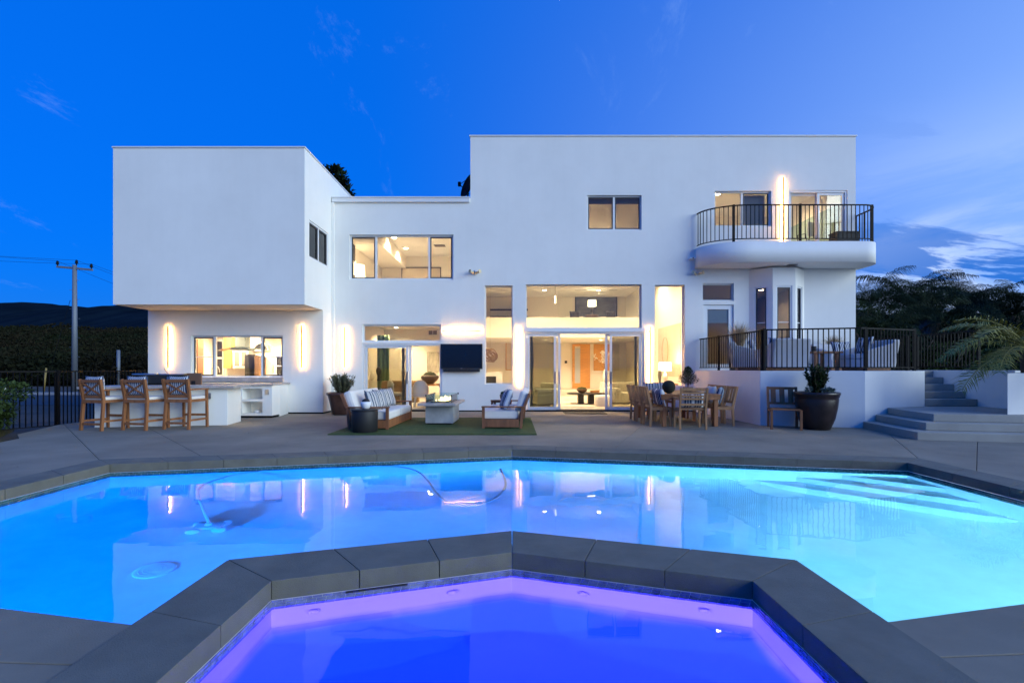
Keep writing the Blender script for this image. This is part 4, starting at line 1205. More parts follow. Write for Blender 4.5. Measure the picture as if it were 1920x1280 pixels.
# console with the lamp and vases behind the right tall window
t = empty('console_table', (5.35, 17.3, 0.05), R(90), 'wood console behind the tall right-hand window', 'table')
m = MB(); m.box(-0.8, 0.8, -0.2, 0.2, 0.72, 0.78); m.build('top', M_ORANGE, t)
for sx in (-1, 1):
    m = MB(); m.box(sx * 0.7 - 0.03, sx * 0.7 + 0.03, -0.17, 0.17, 0, 0.719); m.build('leg', M_ORANGE, t)
def table_lamp(loc, label, s=1.0, power=14, base=None):
    t = empty('table_lamp', loc, 0, label, 'lamp')
    m = MB(); m.lathe([(0.07 * s, 0), (0.075 * s, 0.015 * s), (0.03 * s, 0.03 * s), (0.075 * s, 0.15 * s), (0.05 * s, 0.30 * s), (0.012 * s, 0.34 * s), (0.012 * s, 0.40 * s)], 18); m.build('base', base or M_IVORY, t)
    m = MB(); m.lathe([(0.20 * s, 0.38 * s), (0.19 * s, 0.66 * s)], 24); m.f = m.f[:24]; m.sm = m.sm[:24]; m.build('shade', M_SHADE, t)
    l = bpy.data.lights.new('bulb', 'POINT'); l.energy = power; l.color = (1, 0.72, 0.40); l.shadow_soft_size = 0.06
    o = bpy.data.objects.new('bulb', l); col.objects.link(o); o.parent = t; o.location = (0, 0, 0.70 * s)
table_lamp((px(1247, 17.0), 17.0, 0.831), 'lit table lamp with white drum shade behind the tall right window', 1.1, 30)
m = MB(); m.lathe([(0.05, 0), (0.055, 0.02), (0.03, 0.05), (0.065, 0.28), (0.05, 0.42), (0.035, 0.44)], 16); tag(m.build('vase', M_TAUPE, None, (px(1237, 16.6), 16.6, 0.831)), 'slim grey vase beside the lit lamp on the console', 'vase')
# loft seats and lamp
t = empty('round_table', (px(1110, 22.4), 22.4, 2.80), 0, 'dark drum table between the loft chairs', 'table')
m = MB(); m.lathe([(0.26, 0), (0.27, 0.5), (0.30, 0.96), (0.0, 0.97)], 20); m.build('body', M_WALNUT, t)
table_lamp((px(1110, 22.4), 22.4, 3.775), 'black lamp with white shade on the loft table', 1.0, 3, M_BLACK)
def pillow_mesh(w, h, t, n=10):
    vs, fs = [], []
    for sgn in (1, -1):
        for j in range(n + 1):
            for i in range(n + 1):
                u, v = -1 + 2 * i / n, -1 + 2 * j / n
                th = t * 0.5 * (max(0, 1 - u ** 4) * max(0, 1 - v ** 4)) ** 0.55
                pin = 1 - 0.10 * (1 - abs(v) ** 2) * abs(u) ** 3
                pin2 = 1 - 0.10 * (1 - abs(u) ** 2) * abs(v) ** 3
                vs.append((u * w / 2 * pin, sgn * th, v * h / 2 * pin2 + h / 2))
    k = (n + 1) ** 2
    for j in range(n):
        for i in range(n):
            a = j * (n + 1) + i
            fs.append((a, a + 1, a + n + 2, a + n + 1)); fs.append((k + a, k + a + n + 1, k + a + n + 2, k + a + 1))
    m = MB(); m.add(vs, fs, True)
    me = m.mesh('pillow'); bm = bmesh.new(); bm.from_mesh(me); bmesh.ops.remove_doubles(bm, verts=bm.verts, dist=1e-4); bmesh.ops.recalc_face_normals(bm, faces=bm.faces); bm.to_mesh(me); bm.free()
    return me
def pillow(loc, w, h, t, m_, label, rot=(0, 0, 0), group=None, lump=0.0):
    me = pillow_mesh(w, h, t); me.materials.append(m_)
    rr = random.Random(label)
    for v in me.vertices:
        v.co += Vector((0, 1, 0)) * (mnoise.noise(v.co * 7 + Vector((rr.random() * 9, 0, 0))) * 0.015)
    o = link('throw_pillow', me, None, loc, rot)
    return tag(o, label, 'pillow', group)
for x, lab in ((1077, 'white loft armchair beneath the dark picture, farther from the tall right window'), (1145, 'white loft armchair beneath the dark picture, nearer the tall right window')):
    t = sofa_in('loft_armchair', (px(x, 22.3), 22.3, 2.80), 1.0, 0.9, lab, M_ROOMW); t.scale = (1, 1, 1.15); t['category'] = 'armchair'
    pillow((px(x, 22.1), 22.0, 3.5), 0.46, 0.42, 0.16, M_BLACK, 'black pillow on the ' + ('loft armchair farther from the right window' if x < 1100 else 'loft armchair nearer the right window'), (R(-12), 0, 0))
t = empty('loft_shelf', (px(945, 24.9), 24.9, 3.9), 0, 'dark wall shelf at the end of the loft', 'shelf')
m = MB(); m.box(-0.7, 1.2, -0.3, 0, 0, 0.05); m.box(-0.7, 1.2, -0.3, 0, 0.35, 0.40); m.build('boards', M_BLACK, t)
t = empty('pendant_lamp', (px(1041, 19.8), 19.8, 3.95), 0, 'slim lit pendant tube hanging in the great room', 'pendant')
m = MB(); m.lathe([(0.035, 0), (0.035, 0.30)], 14); m.build('tube', M_SHADE, t); m = MB(); m.tube([(0, 0, 0.3), (0, 0, 0.995)], 0.006, 6); m.build('cord', M_BLACK, t)
# woven sphere hanging behind the left tall window
t = empty('woven_sphere', (px(919, 16.6), 16.6, pz(666, 16.6)), 0, 'round gold woven wall ornament behind the narrow window beside the TV', 'ornament')
rnd = random.Random(5)
for k in range(14):
    ax = Vector((rnd.uniform(-1, 1), rnd.uniform(-1, 1), rnd.uniform(-1, 1))).normalized(); u = ax.orthogonal().normalized(); v = ax.cross(u)
    rr = 0.26 * rnd.uniform(0.9, 1.0)
    m = MB(); m.tube([(u * math.cos(R(a)) + v * math.sin(R(a))) * rr + ax * rnd.uniform(-.0, .0) for a in range(0, 361, 20)], 0.013, 5, False); m.build('hoop', M_BRASS, t)
m = MB(); m.tube([(0, 0, 0.26), (0, 0, 2.6)], 0.003, 4); m.build('cord', M_BRASS, t)
t = empty('fireplace', (px(916, 18.2), 18.2, 0.05), 0, 'low white fireplace with dark opening behind the narrow window', 'fireplace')
m = MB(); m.box(-0.36, 0.5, 0, 0.4, 0, 1.15); m.build('surround', M_ROOMW, t)
m = MB(); m.box(-0.25, 0.28, -0.01, -0.001, 0.55, 1.0); m.build('opening', M_BLACK, t)
# upstairs bedroom things
table_lamp((px(669, 16.6), 16.6, 3.92), 'lit lamp with wide white shade in the upstairs bedroom', 1.35, 8)
t = empty('bedside_table', (px(669, 16.6), 16.6, 3.35), 0, 'bedside table under the lit bedroom lamp', 'table')
m = MB(); m.box(-0.25, 0.25, -0.2, 0.2, 0, 0.568); m.build('body', M_WALNUT, t)
t = empty('bed', (px(775, 18.3), 18.6, 3.35), 0, 'white bed in the upstairs bedroom under the picture', 'bed')
m = MB(); m.box(-1.0, 1.0, -1.1, 1.5, 0, 0.85); m.build('mattress', M_TRIM, t, bevel=0.12)
for s in (-0.5, 0.5):
    m = MB(); m.box(s - 0.4, s + 0.4, 1.0, 1.4, 0.851, 1.08); m.build('bed_pillow', M_TRIM, t, bevel=0.09)
t = empty('bedroom_curtain', (-5.30, 16.2, 3.36), 0, 'dark curtain beside the upstairs bedroom window', 'curtain')
m = MB(); m.box(0, 0.06, -0.3, 0.3, 0, 2.08); m.build('fabric', M_BLACK, t)
# desk chair and chest behind the balcony door
t = empty('desk_chair', (px(1512, 16.6), 16.6, 5.09), R(200), 'grey swivel desk chair behind the balcony sliding door', 'chair')
m = MB(); m.box(-0.23, 0.23, -0.22, 0.22, 0.44, 0.50); m.build('seat', M_UPH, t, bevel=0.02)
m = MB(); m.box(-0.22, 0.22, 0.20, 0.25, 0.62, 1.10); m.build('backrest', M_STEEL, t, bevel=0.02)
m = MB(); m.tube([(0, 0, 0.44), (0, 0, 0.1)], 0.025, 8)
for k in range(5):
    a = R(72 * k); m.tube([(0, 0, 0.1), (0.3 * math.cos(a), 0.3 * math.sin(a), 0.04)], 0.018, 6)
m.build('base', M_STEEL, t)
for s in (-1, 1):
    m = MB(); m.tube([(s * 0.22, 0.18, 0.46), (s * 0.28, 0.2, 0.7), (s * 0.28, -0.1, 0.72), (s * 0.24, -0.14, 0.5)], 0.015, 6); m.build('arm', M_BLACK, t)
t = empty('balcony_box', (px(1582, 15.05), 15.05, 5.071), 0, 'dark storage box standing at the end of the balcony', 'box')
m = MB(); m.box(-0.33, 0.33, -0.2, 0.2, 0, 0.36); m.build('body', M_BLACK, t, bevel=0.01); m = MB(); m.box(-0.345, 0.345, -0.215, 0.215, 0.361, 0.40); m.build('lid', M_BLACK, t, bevel=0.008)

# ================================================================== LIGHTS AND FIXTURES ON THE FACADE
def wall_bar(x, y, z0, z1, label, horiz=False, off=0.045):
    t = empty('wall_light', (x, y, z0), 0, label, 'wall light', 'linear bar lights on the house walls')
    L_ = z1 - z0
    if horiz: rot = (0, R(90), 0)
    else: rot = (0, 0, 0)
    m = MB(); m.box(-0.022, 0.022, -off - 0.03, -off, 0, L_); m.build('bar', M_BRASS, t, rot=rot)
    for s in (-1, 1):
        m = MB(); m.box(s * 0.011 - 0.008, s * 0.011 + 0.008, -off + 0.001, -off + 0.012, 0.01, L_ - 0.01); m.build('led_strip', M_LED, t, rot=rot)
    m = MB(); m.box(-0.014, 0.014, -off + 0.017, -0.002, L_ - 0.22, L_ - 0.10); m.build('bracket', M_TRIM, t, rot=rot)
wall_bar(px(318, YB), YB, pz(690, YB), pz(612, YB), 'vertical bar light on the wall at the left of the kitchen window')
wall_bar(px(567, YB), YB, pz(689, YB), pz(610, YB), 'vertical bar light on the wall at the right of the kitchen window')
wall_bar(px(648, YM), YM, pz(689, YM), pz(613, YM), 'vertical bar light above the brown planter, beside the dining room door')
wall_bar(px(973, YM), YM, pz(724, YM), pz(613, YM), 'long vertical bar light on the pier at the left of the big doors')
wall_bar(px(1218, YM), YM, pz(722, YM), pz(613, YM), 'long vertical bar light on the pier at the right of the big doors')
wall_bar(px(1466.5, YM), YM, 5.09, pz(334, YM), 'tall vertical bar light upstairs on the balcony wall')
wall_bar(px(830, YM), YM, pz(620, YM), pz(620, YM) + px(904, YM) - px(830, YM), 'horizontal bar light above the wall television', True)

t = empty('television', (px(866, YM), YM, pz(697, YM)), 0, 'large black television mounted on the white wall', 'television')
w2 = (px(905, YM) - px(827, YM)) / 2
m = MB(); m.box(-w2, w2, -0.12, -0.06, 0.09, 0.87); m.build('casing', M_BLACK, t, bevel=0.006)
m = MB(); m.box(-w2 + 0.03, w2 - 0.03, -0.123, -0.121, 0.13, 0.84); m.build('screen', mat('tv_screen', (0.008, 0.009, 0.012), 0.12), t)
m = MB(); m.box(-w2 + 0.08, w2 - 0.08, -0.13, -0.05, 0.0, 0.088); m.build('sound_bar', M_BLACK, t, bevel=0.01)
m = MB(); m.box(-0.03, 0.03, -0.122, -0.1205, 0.105, 0.115); m.build('maker_mark', M_STEEL, t)
m = MB(); m.box(-0.2, 0.2, -0.059, -0.001, 0.3, 0.7); m.build('wall_bracket', M_BLACK, t)
def flood(x, y, Y, label):
    t = empty('floodlight', (px(x, Y), Y, pz(y, Y)), 0, label, 'floodlight')
    m = MB(); m.lathe([(0.055, 0), (0.055, 0.03), (0.02, 0.05)], 14, Matrix.Rotation(R(90), 4, 'X')); m.build('base', M_TRIM, t)
    for s in (-1, 1):
        m = MB(); m.lathe([(0.03, 0), (0.035, 0.10), (0.062, 0.17), (0.055, 0.165), (0.0, 0.14)], 14, Matrix.Translation((s * 0.04, -0.05, -0.01)) @ Matrix.Rotation(R(70 * s), 4, 'Y') @ Matrix.Rotation(R(40), 4, 'X'))
        m.build('lamp_head', mat('cream_plastic', (0.70, 0.58, 0.36), 0.5), t)
    m = MB(); m.lathe([(0.045, 0), (0.05, 0.05), (0.0, 0.09)], 12); m.build('sensor', M_STEEL, t, (0, -0.06, 0.0))
flood(891, 512, YM, 'twin-head floodlight on the wall under the parapet, between the bedroom window and the tall window')
flood(1306, 514, YM, 'twin-head floodlight beneath the left end of the balcony')
t = empty('security_camera', (px(1296, YM), YM, pz(486, YM)), 0, 'small white camera on the wall beside the balcony slab', 'camera')
m = MB(); m.box(-0.08, 0.08, -0.16, -0.001, -0.02, 0.03); m.build('body', M_TRIM, t, bevel=0.01)
m = MB(); m.lathe([(0.02, 0), (0.02, 0.02)], 10); m.build('lens', M_BLACK, t, (0, -0.165, 0.0), rot=(R(90), 0, 0))
m = MB(); m.box(-0.13, 0.13, -0.08, 0.08, -0.012, 0.0); tag(m.build('soffit_vent', M_TAUPE, None, (px(1487, 14.8), 14.85, 4.459)), 'small vent grille in the underside of the balcony', 'vent')
t = empty('satellite_dish', (px(874, 17.0), 17.2, ZL + 0.42), 0, 'satellite dish on the roof beside the taller block', 'satellite dish')
m = MB(); m.lathe([(0.0, 0.0), (0.2, 0.03), (0.34, 0.09), (0.42, 0.15), (0.41, 0.15), (0.33, 0.075), (0.0, -0.01)], 22); o = m.build('dish', M_IRON, t, (0.12, 0, 0.55), rot=(R(75), 0, R(-60)))
m = MB(); m.tube([(0, 0, -0.66), (0.05, 0, 0.5)], 0.03, 8); m.tube([(0.1, -0.1, 0.3), (-0.2, -0.3, 0.55)], 0.015, 6); m.tube([(0.2, -0.2, 0.9), (-0.2, -0.3, 0.57)], 0.01, 6); m.build('mast', M_IRON, t)
m = MB(); m.box(-0.27, -0.17, -0.36, -0.26, 0.5, 0.64); m.build('receiver', M_IRON, t, bevel=0.01)
# ================================================================== OUTDOOR FURNITURE
# ---- outdoor kitchen
ok_ = empty('outdoor_bar', (-8.1, 11.5, 0), 0, 'white rendered outdoor bar and grill counter with stone tops', 'bar counter')
def okb(poly, z0, z1, name, m_, bev=0.006):
    m = MB(); m.prism([(p[0] + 8.1, p[1] - 11.5) for p in poly], z0, z1); return m.build(name, m_, ok_, bevel=bev)
fa, fb, fc, fd = (-9.52, 11.25), (-6.75, 11.70), (-6.88, 12.52), (-9.62, 12.05)
okb([fa, fb, fc, fd], 0, 0.875, 'base', M_STUCCO)
okb([(-9.78, 11.08), (-6.55, 11.60), (-6.72, 12.70), (-9.86, 12.20)], 0.877, 0.93, 'bar_top', M_COUNTER)
# return run along the house wall, with open shelves
xa, xb, ya, yb = -7.40, -6.52, 13.40, YB - 0.005
okb([(xa, ya + 0.45), (-6.52, ya + 0.45), (-6.66, yb), (xa, yb)], 0, 0.875, 'base', M_STUCCO)
okb([(-10.0, YB - 0.75), (xa - 0.001, YB - 0.75), (xa - 0.001, yb), (-10.0, yb)], 0, 0.874, 'base', M_STUCCO)
for (p, z0, z1) in (((xa, xa + 0.07), 0.06, 0.875), ((xb - 0.26, xb), 0.06, 0.875)):
    m = MB(); m.box(p[0] + 8.1, p[1] + 8.1, ya - 11.5, ya + 0.449 - 11.5, z0, z1); m.build('shelf_side', M_STUCCO, ok_)
for z in (0.06, 0.44, 0.80):
    m = MB(); m.box(xa + 0.071 + 8.1, xb - 0.261 + 8.1, ya + 0.002 - 11.5, ya + 0.448 - 11.5, z, z + 0.07); m.build('shelf', M_STUCCO, ok_)
m = MB(); m.box(xa + 8.1, xb + 8.1, ya + 0.03 - 11.5, ya + 0.4 - 11.5, 0, 0.058); m.build('kick_plate', M_IRON, ok_)
okb([(-10.05, YB - 0.80), (xa - 0.15, YB - 0.80), (xa - 0.15, ya - 0.06), (xb + 0.05, ya - 0.06), (-6.60, yb), (-10.05, yb)], 0.877, 0.925, 'counter_top', M_COUNTER)
for (x, y, z, rz) in ((-7.12, 11.585, 0.70, R(10.9)), (xb - 0.13, ya - 0.004, 0.70, 0)):
    m = MB(); m.box(-0.05, 0.05, -0.012, 0, -0.07, 0.07); o = m.build('outlet_box', M_STEEL, ok_, (x + 8.1, y - 11.5, z), bevel=0.004); o.rotation_euler = (0, 0, rz)
m = MB(); m.lathe([(0.05, 0), (0.07, 0.03), (0.05, 0.06), (0.02, 0.07)], 12); tag(m.build('shell_ornament', M_TRIM, None, (-7.0, 13.55, 0.131)), 'small pale shell lying on the lower bar shelf', 'ornament')
# grill
gr = empty('grill', (-9.15, 12.95, 0), R(8), 'black barbecue grill with pale lid edges behind the bar stools', 'grill')
m = MB(); m.box(-0.55, 0.55, -0.28, 0.28, 0.05, 0.92); m.build('cabinet', M_BLACK, gr, bevel=0.01)
m = MB(); m.box(-0.50, 0.50, -0.25, 0.25, 0.93, 1.17); m.build('fire_box', M_BLACK, gr, bevel=0.04)
for s in (-1, 1):
    m = MB(); m.box(s * 0.32 - 0.29, s * 0.32 + 0.29, -0.27, 0.27, 1.172, 1.21); m.build('lid', M_STEEL, gr, bevel=0.012)
    for k in (-0.08, 0.08):
        m = MB(); m.box(s * 0.32 + k - 0.015, s * 0.32 + k + 0.015, -0.285, -0.256, 0.95, 1.13); m.build('handle', M_STEEL, gr)
m = MB(); m.tube([(0.1, 0, 1.21), (0.02, 0, 1.33)], 0.008, 6); m.build('skewer', M_BRASS, gr)
t = empty('bar_chair', (-8.35, 12.95, 0), R(-10), 'brown moulded stool back on the far side of the bar', 'stool')
m = MB(); prof = []
m.box(-0.24, 0.24, -0.02, 0.02, 0.72, 1.22); m.build('backrest', mat('brown_moulded', (0.20, 0.11, 0.06), 0.6), t, bevel=0.05).data
m = MB(); m.box(-0.06, 0.06, -0.022, -0.019, 0.88, 1.02); m.build('grip_hole', M_BLACK, t)
m = MB(); m.box(-0.23, 0.23, 0.0, 0.42, 0.66, 0.72); m.build('seat', M_WALNUT, t, bevel=0.02)
for sx in (-1, 1):
    for y in (0.03, 0.38):
        m = MB(); m.bar((sx * 0.2, y, 0), (sx * 0.2, y, 0.66), 0.035, 0.035); m.build('leg', M_WALNUT, t)

# ---- bar stools
def make_stool(loc, rz, label):
    t = empty('bar_stool', loc, rz, label, 'stool', 'teak bar stools at the outdoor bar')
    W, D, S, B = 0.29, 0.27, 0.66, 1.11
    T = M_TEAK
    for s in (-1, 1):
        m = MB(); m.bar((s * W, -D - 0.03, 0), (s * W * 0.97, -D + 0.02, S), 0.05, 0.055); m.bar((s * W * 0.97, -D + 0.02, S), (s * W, -D - 0.06, B), 0.05, 0.055)
        m.build('leg', T, t)
        m = MB(); m.bar((s * W, D, 0), (s * W * 0.98, D - 0.01, S + 0.20), 0.045, 0.05); m.build('leg', T, t)
        m = MB(); m.bar((s * W, -D + 0.01, S - 0.03), (s * W, D - 0.01, S - 0.03), 0.03, 0.06); m.build('seat_rail', T, t)
        m = MB(); m.bar((s * W, -D - 0.02, S + 0.215), (s * (W + 0.03), 0.02, S + 0.225), 0.055, 0.03); m.bar((s * (W + 0.03), 0.02, S + 0.225), (s * W, D + 0.03, S + 0.215), 0.055, 0.03); m.build('arm', T, t)
        m = MB(); m.bar((s * W, -D, 0.20), (s * W, D, 0.20), 0.025, 0.045); m.build('stretcher', T, t)
    m = MB(); m.bar((-W, -D, S - 0.03), (W, -D, S - 0.03), 0.03, 0.07); m.build('seat_rail', T, t)
    m = MB(); m.bar((-W, D, S - 0.03), (W, D, S - 0.03), 0.03, 0.07); m.build('seat_rail', T, t)
    m = MB(); m.bar((-W, D, 0.28), (W, D, 0.28), 0.03, 0.05); m.build('stretcher', T, t)
    m = MB(); m.bar((-W, -D - 0.02, 0.14), (W, -D - 0.02, 0.14), 0.025, 0.05); m.build('stretcher', T, t)
    yb_, yt = -D + 0.01, -D - 0.055
    m = MB(); m.bar((-W, yt, B - 0.04), (W, yt, B - 0.04), 0.03, 0.065); m.build('back_rail', T, t)
    m = MB(); m.bar((-W, yb_, S + 0.07), (W, yb_, S + 0.07), 0.03, 0.06); m.build('back_rail', T, t)
    for s in (-1, 1):
        m = MB(); m.bar((-s * W * 0.9, yb_ - 0.01 + 0.006 * s, S + 0.09), (s * W * 0.9, yt + 0.01 + 0.006 * s, B - 0.06), 0.032, 0.022, up=(0, 1, 0)); m.build('cross_slat', T, t)
    m = MB(); m.box(-W + 0.03, W - 0.03, -D + 0.03, D, S - 0.01, S + 0.06); m.build('cushion', M_CUSH, t, bevel=0.02)
    return t
st0 = None
for x, y, rz, lab in ((198, 803.5, -14, 'farthest from the house'), (275, 803, -10, 'the middle one of the three'), (350, 801.5, -6, 'nearest the kitchen window')):
    g = G(x, y + 0.5)
    lb = 'teak bar stool with a crossed back, ' + lab
    if st0 is None: st0 = make_stool(g, R(rz), lb)
    else: copy_tree(st0, g, R(rz), lb)
    c, s = math.cos(R(rz)), math.sin(R(rz))
    o = (0.0, -0.19)
    pillow((g.x + o[0] * c - o[1] * s, g.y + o[0] * s + o[1] * c, 0.725), 0.52, 0.46, 0.15, M_STRB, 'blue and white striped pillow on the bar stool ' + lab.replace('the middle one of the three', 'in the middle'), (R(6), 0, R(rz)), 'pillows on the bar stools')

# ---- turf rug, sofas, fire table
m = MB(); m.box(-3.72, 0.5, 9.95, 13.3, 0.0035, 0.022); tag(m.build('turf_rug', M_RUG), 'rectangle of dark green artificial turf under the lounge set', 'rug')
rnd = random.Random(2)
def make_sofa(loc, rz, label, Ln=2.15, D=0.92):
    """length along local X, facing local -Y"""
    t = empty('outdoor_sofa', loc, rz, label, 'sofa')
    T = M_TEAKD
    for s in (-1, 1):
        x = s * (Ln / 2 - 0.03)
        m = MB(); m.bar((x, -D / 2 + 0.03, 0), (x, -D / 2 + 0.03, 0.46), 0.05, 0.06); m.build('leg', T, t)
        m = MB(); m.bar((x, D / 2 - 0.06, 0), (x, D / 2 - 0.02, 0.46), 0.05, 0.06); m.build('leg', T, t)
        m = MB(); m.box(x - 0.045, x + 0.045, -D / 2 - 0.01, D / 2 + 0.02, 0.46, 0.49); m.build('arm', T, t, bevel=0.006)
        m = MB(); m.box(x - 0.03, x + 0.03, -D / 2 + 0.061, D / 2 - 0.1, 0.03, 0.20); m.build('side_panel', T, t)
        m = MB(); m.bar((x - s * 0.03, D / 2 - 0.10, 0.2), (x - s * 0.03, D / 2 + 0.13, 0.76), 0.05, 0.06); m.build('back_post', T, t)
    m = MB(); m.box(-Ln / 2 + 0.03, Ln / 2 - 0.03, -D / 2 + 0.02, -D / 2 + 0.05, 0.02, 0.21); m.build('front_panel', M_TEAK, t, bevel=0.004)
    m = MB(); m.box(-Ln / 2 + 0.05, Ln / 2 - 0.05, -D / 2 + 0.06, D / 2 - 0.05, 0.16, 0.20); m.build('seat_base', T, t)
    for k in range(4):
        f = k / 3
        m = MB(); m.bar((-Ln / 2 + 0.05, D / 2 - 0.06 + 0.18 * f, 0.28 + 0.46 * f), (Ln / 2 - 0.05, D / 2 - 0.06 + 0.18 * f, 0.28 + 0.46 * f), 0.02, 0.07); m.build('back_slat', T, t)
    n = 2
    for k in range(n):
        a = -Ln / 2 + 0.07 + (Ln - 0.14) * k / n; b = -Ln / 2 + 0.07 + (Ln - 0.14) * (k + 1) / n
        m = MB(); m.box(a + 0.005, b - 0.005, -D / 2 + 0.0, D / 2 - 0.12, 0.20, 0.385); m.build('seat_cushion', M_CUSH, t, bevel=0.05)
        m = MB(); m.box(a + 0.005, b - 0.005, -0.09, 0.09, 0, 0.46); o = m.build('back_cushion', M_CUSH, t, (0, D / 2 - 0.11, 0.375), bevel=0.06, rot=(R(-18), 0, 0))
    return t
make_sofa((-3.10, 11.77, 0.022), R(90 - 2), 'dark teak outdoor sofa with three striped pillows, its back to the brown planter')
make_sofa((-0.15, 11.95, 0.022), R(-90 - 3), 'dark teak outdoor sofa facing the fire table, its back to the big doors')
for k, (y, z) in enumerate(((11.12, 'nearest the drum table'), (11.74, 'in the middle'), (12.38, 'farthest from the pool'))):
    pillow((-3.05, y, 0.40), 0.50, 0.48, 0.17, M_STRG, 'grey and blue striped pillow on the planter-side sofa, ' + z, (R(-20), 0, R(90 - 22)), 'pillows on the sofa by the planter')
pillow((-0.22, 11.35, 0.40), 0.52, 0.50, 0.18, M_STRB2, 'navy striped pillow on the near end of the sofa facing the fire table', (R(-20), 0, R(-90 + 12)))
pillow((-0.20, 11.95, 0.40), 0.50, 0.48, 0.17, M_STRG, 'grey striped pillow behind the navy one on the fire table sofa', (R(-20), 0, R(-90 + 4)))
# drum side table with bowl
t = empty('drum_table', (px(684, 10.35), 10.35, 0.022), 0, 'matt black drum side table at the near end of the sofa', 'side table')
m = MB(); m.lathe([(0.245, 0), (0.25, 0.01), (0.262, 0.02), (0.27, 0.42), (0.262, 0.445)], 32); m.build('body', M_BLACK, t)
m = MB(); m.lathe([(0.0, 0.446), (0.272, 0.446), (0.275, 0.458), (0.27, 0.468), (0.0, 0.47)], 32); m.build('top', M_BLACK, t)
t = empty('bowl', (px(686, 10.4), 10.4, 0.493), 0, 'white bowl holding a black ball on the drum table', 'bowl')
m = MB(); m.lathe([(0.055, 0), (0.085, 0.03), (0.105, 0.10), (0.10, 0.155), (0.095, 0.15), (0.075, 0.06), (0.0, 0.05)], 24); m.build('body', M_TRIM, t)
m = MB(); m.lathe([(0.0, 0.07)] + [(0.085 * math.sin(R(a)), 0.145 - 0.075 * math.cos(R(a))) for a in range(20, 180, 20)] + [(0.0, 0.22)], 20); m.build('ball', M_BLACK, t)
# small dark table with pot at the far end of the right sofa
t = empty('side_table', (-0.25, 13.25, 0), 0, 'small brown side table at the far end of the sofa facing the fire table', 'side table')
m = MB(); m.box(-0.25, 0.25, -0.2, 0.2, 0.44, 0.49); m.build('top', M_TEAKD, t)
for sx in (-1, 1):
    for sy in (-1, 1):
        m = MB(); m.box(sx * 0.21 - 0.025, sx * 0.21 + 0.025, sy * 0.16 - 0.025, sy * 0.16 + 0.025, 0, 0.439); m.build('leg', M_TEAKD, t)
t = empty('pot', (-0.22, 13.2, 0.491), 0, 'small dark pot on the brown side table behind the sofa', 'pot')
m = MB(); m.lathe([(0.06, 0), (0.10, 0.06), (0.11, 0.14), (0.09, 0.17)], 16); m.build('body', M_TAUPE, t)
m = MB(); m.lathe([(0.088, 0.165), (0.08, 0.22), (0.0, 0.25)], 16); m.build('moss', M_MOSS, t)
# fire table
t = empty('fire_table', (-1.70, 12.12, 0.022), R(-2), 'grey concrete fire table with a glass wind guard and small flames', 'fire table')
m = MB(); m.box(-0.33, 0.33, -0.48, 0.48, 0.03, 0.455); m.build('base', M_FIRET, t, bevel=0.01)
m = MB(); m.box(-0.29, 0.29, -0.44, 0.44, 0, 0.029); m.build('plinth', M_BLACK, t)
m = MB(); m.box(-0.44, 0.44, -0.80, 0.80, 0.457, 0.515); m.build('top', M_COUNTER, t, bevel=0.008)
m = MB(); m.box(-0.21, 0.21, -0.45, 0.45, 0.516, 0.528); m.build('burner_tray', M_BLACK, t)
for (a, b, c, d) in ((-0.30, 0.30, -0.55, -0.542), (-0.30, 0.30, 0.542, 0.55), (-0.30, -0.292, -0.541, 0.541), (0.292, 0.30, -0.541, 0.541)):
    m = MB(); m.box(a, b, c, d, 0.517, 0.70); m.build('guard_pane', glassy('guard_glass', (0.86, 0.93, 0.90), 1.5), t)
for sx in (-1, 1):
    for sy in (-1, 1):
        m = MB(); m.box(sx * 0.302 - 0.012, sx * 0.302 + 0.012, sy * 0.552 - 0.012, sy * 0.552 + 0.012, 0.66, 0.705); m.build('guard_clip', M_BLACK, t)
M_FLAME = emis('flame', (1.0, 0.62, 0.22), 3.0)
for k in range(18):
    x, y = rnd.uniform(-0.14, 0.14), -0.36 + 0.72 * k / 17
    h = rnd.uniform(0.05, 0.13) * (1.2 if k > 10 else 0.9)
    m = MB(); m.lathe([(0.012, 0), (0.022, h * 0.25), (0.013, h * 0.6), (0.0, h)], 7); o = m.build('flame', M_FLAME, t, (x, y, 0.529)); o.rotation_euler = (rnd.uniform(-.25, .25), rnd.uniform(-.35, .35), 0)
gm = MB()
for k in range(150):
    x, y, r_ = rnd.uniform(-.2, .2), rnd.uniform(-.44, .44), rnd.uniform(.012, .022)
    gm.lathe([(0, 0), (r_, r_ * .6), (0, r_ * 1.3)], 5, Matrix.Translation((x, y, 0.527)))
tag(gm.build('fire_glass', mat('fire_glass', (0.35, 0.45, 0.38), 0.2), t), kind='stuff')

# ---- dining set
DT = (4.10, 12.45)
t = empty('patio_table', (DT[0], DT[1], 0), R(1), 'long teak dining table on the patio', 'table')
m = MB()
for k in range(7):
    a = -0.70 + 1.4 * k / 7
    m2 = MB(); m2.box(a + 0.004, a + 0.196, -1.12, 1.12, 0.72, 0.75); m2.build('plank', M_TEAK, t, bevel=0.003)
for (a, b, c, d) in ((-0.68, 0.68, -1.10, -1.06), (-0.68, 0.68, 1.06, 1.10), (-0.68, -0.64, -1.059, 1.059), (0.64, 0.68, -1.059, 1.059)):
    m = MB(); m.box(a, b, c, d, 0.62, 0.718); m.build('apron', M_TEAK, t)
for sx in (-1, 1):
    for sy in (-1, 1):
        m = MB(); m.box(sx * 0.60 - 0.045, sx * 0.60 + 0.045, sy * 1.02 - 0.045, sy * 1.02 + 0.045, 0, 0.719); m.build('leg', M_TEAK, t, bevel=0.006)
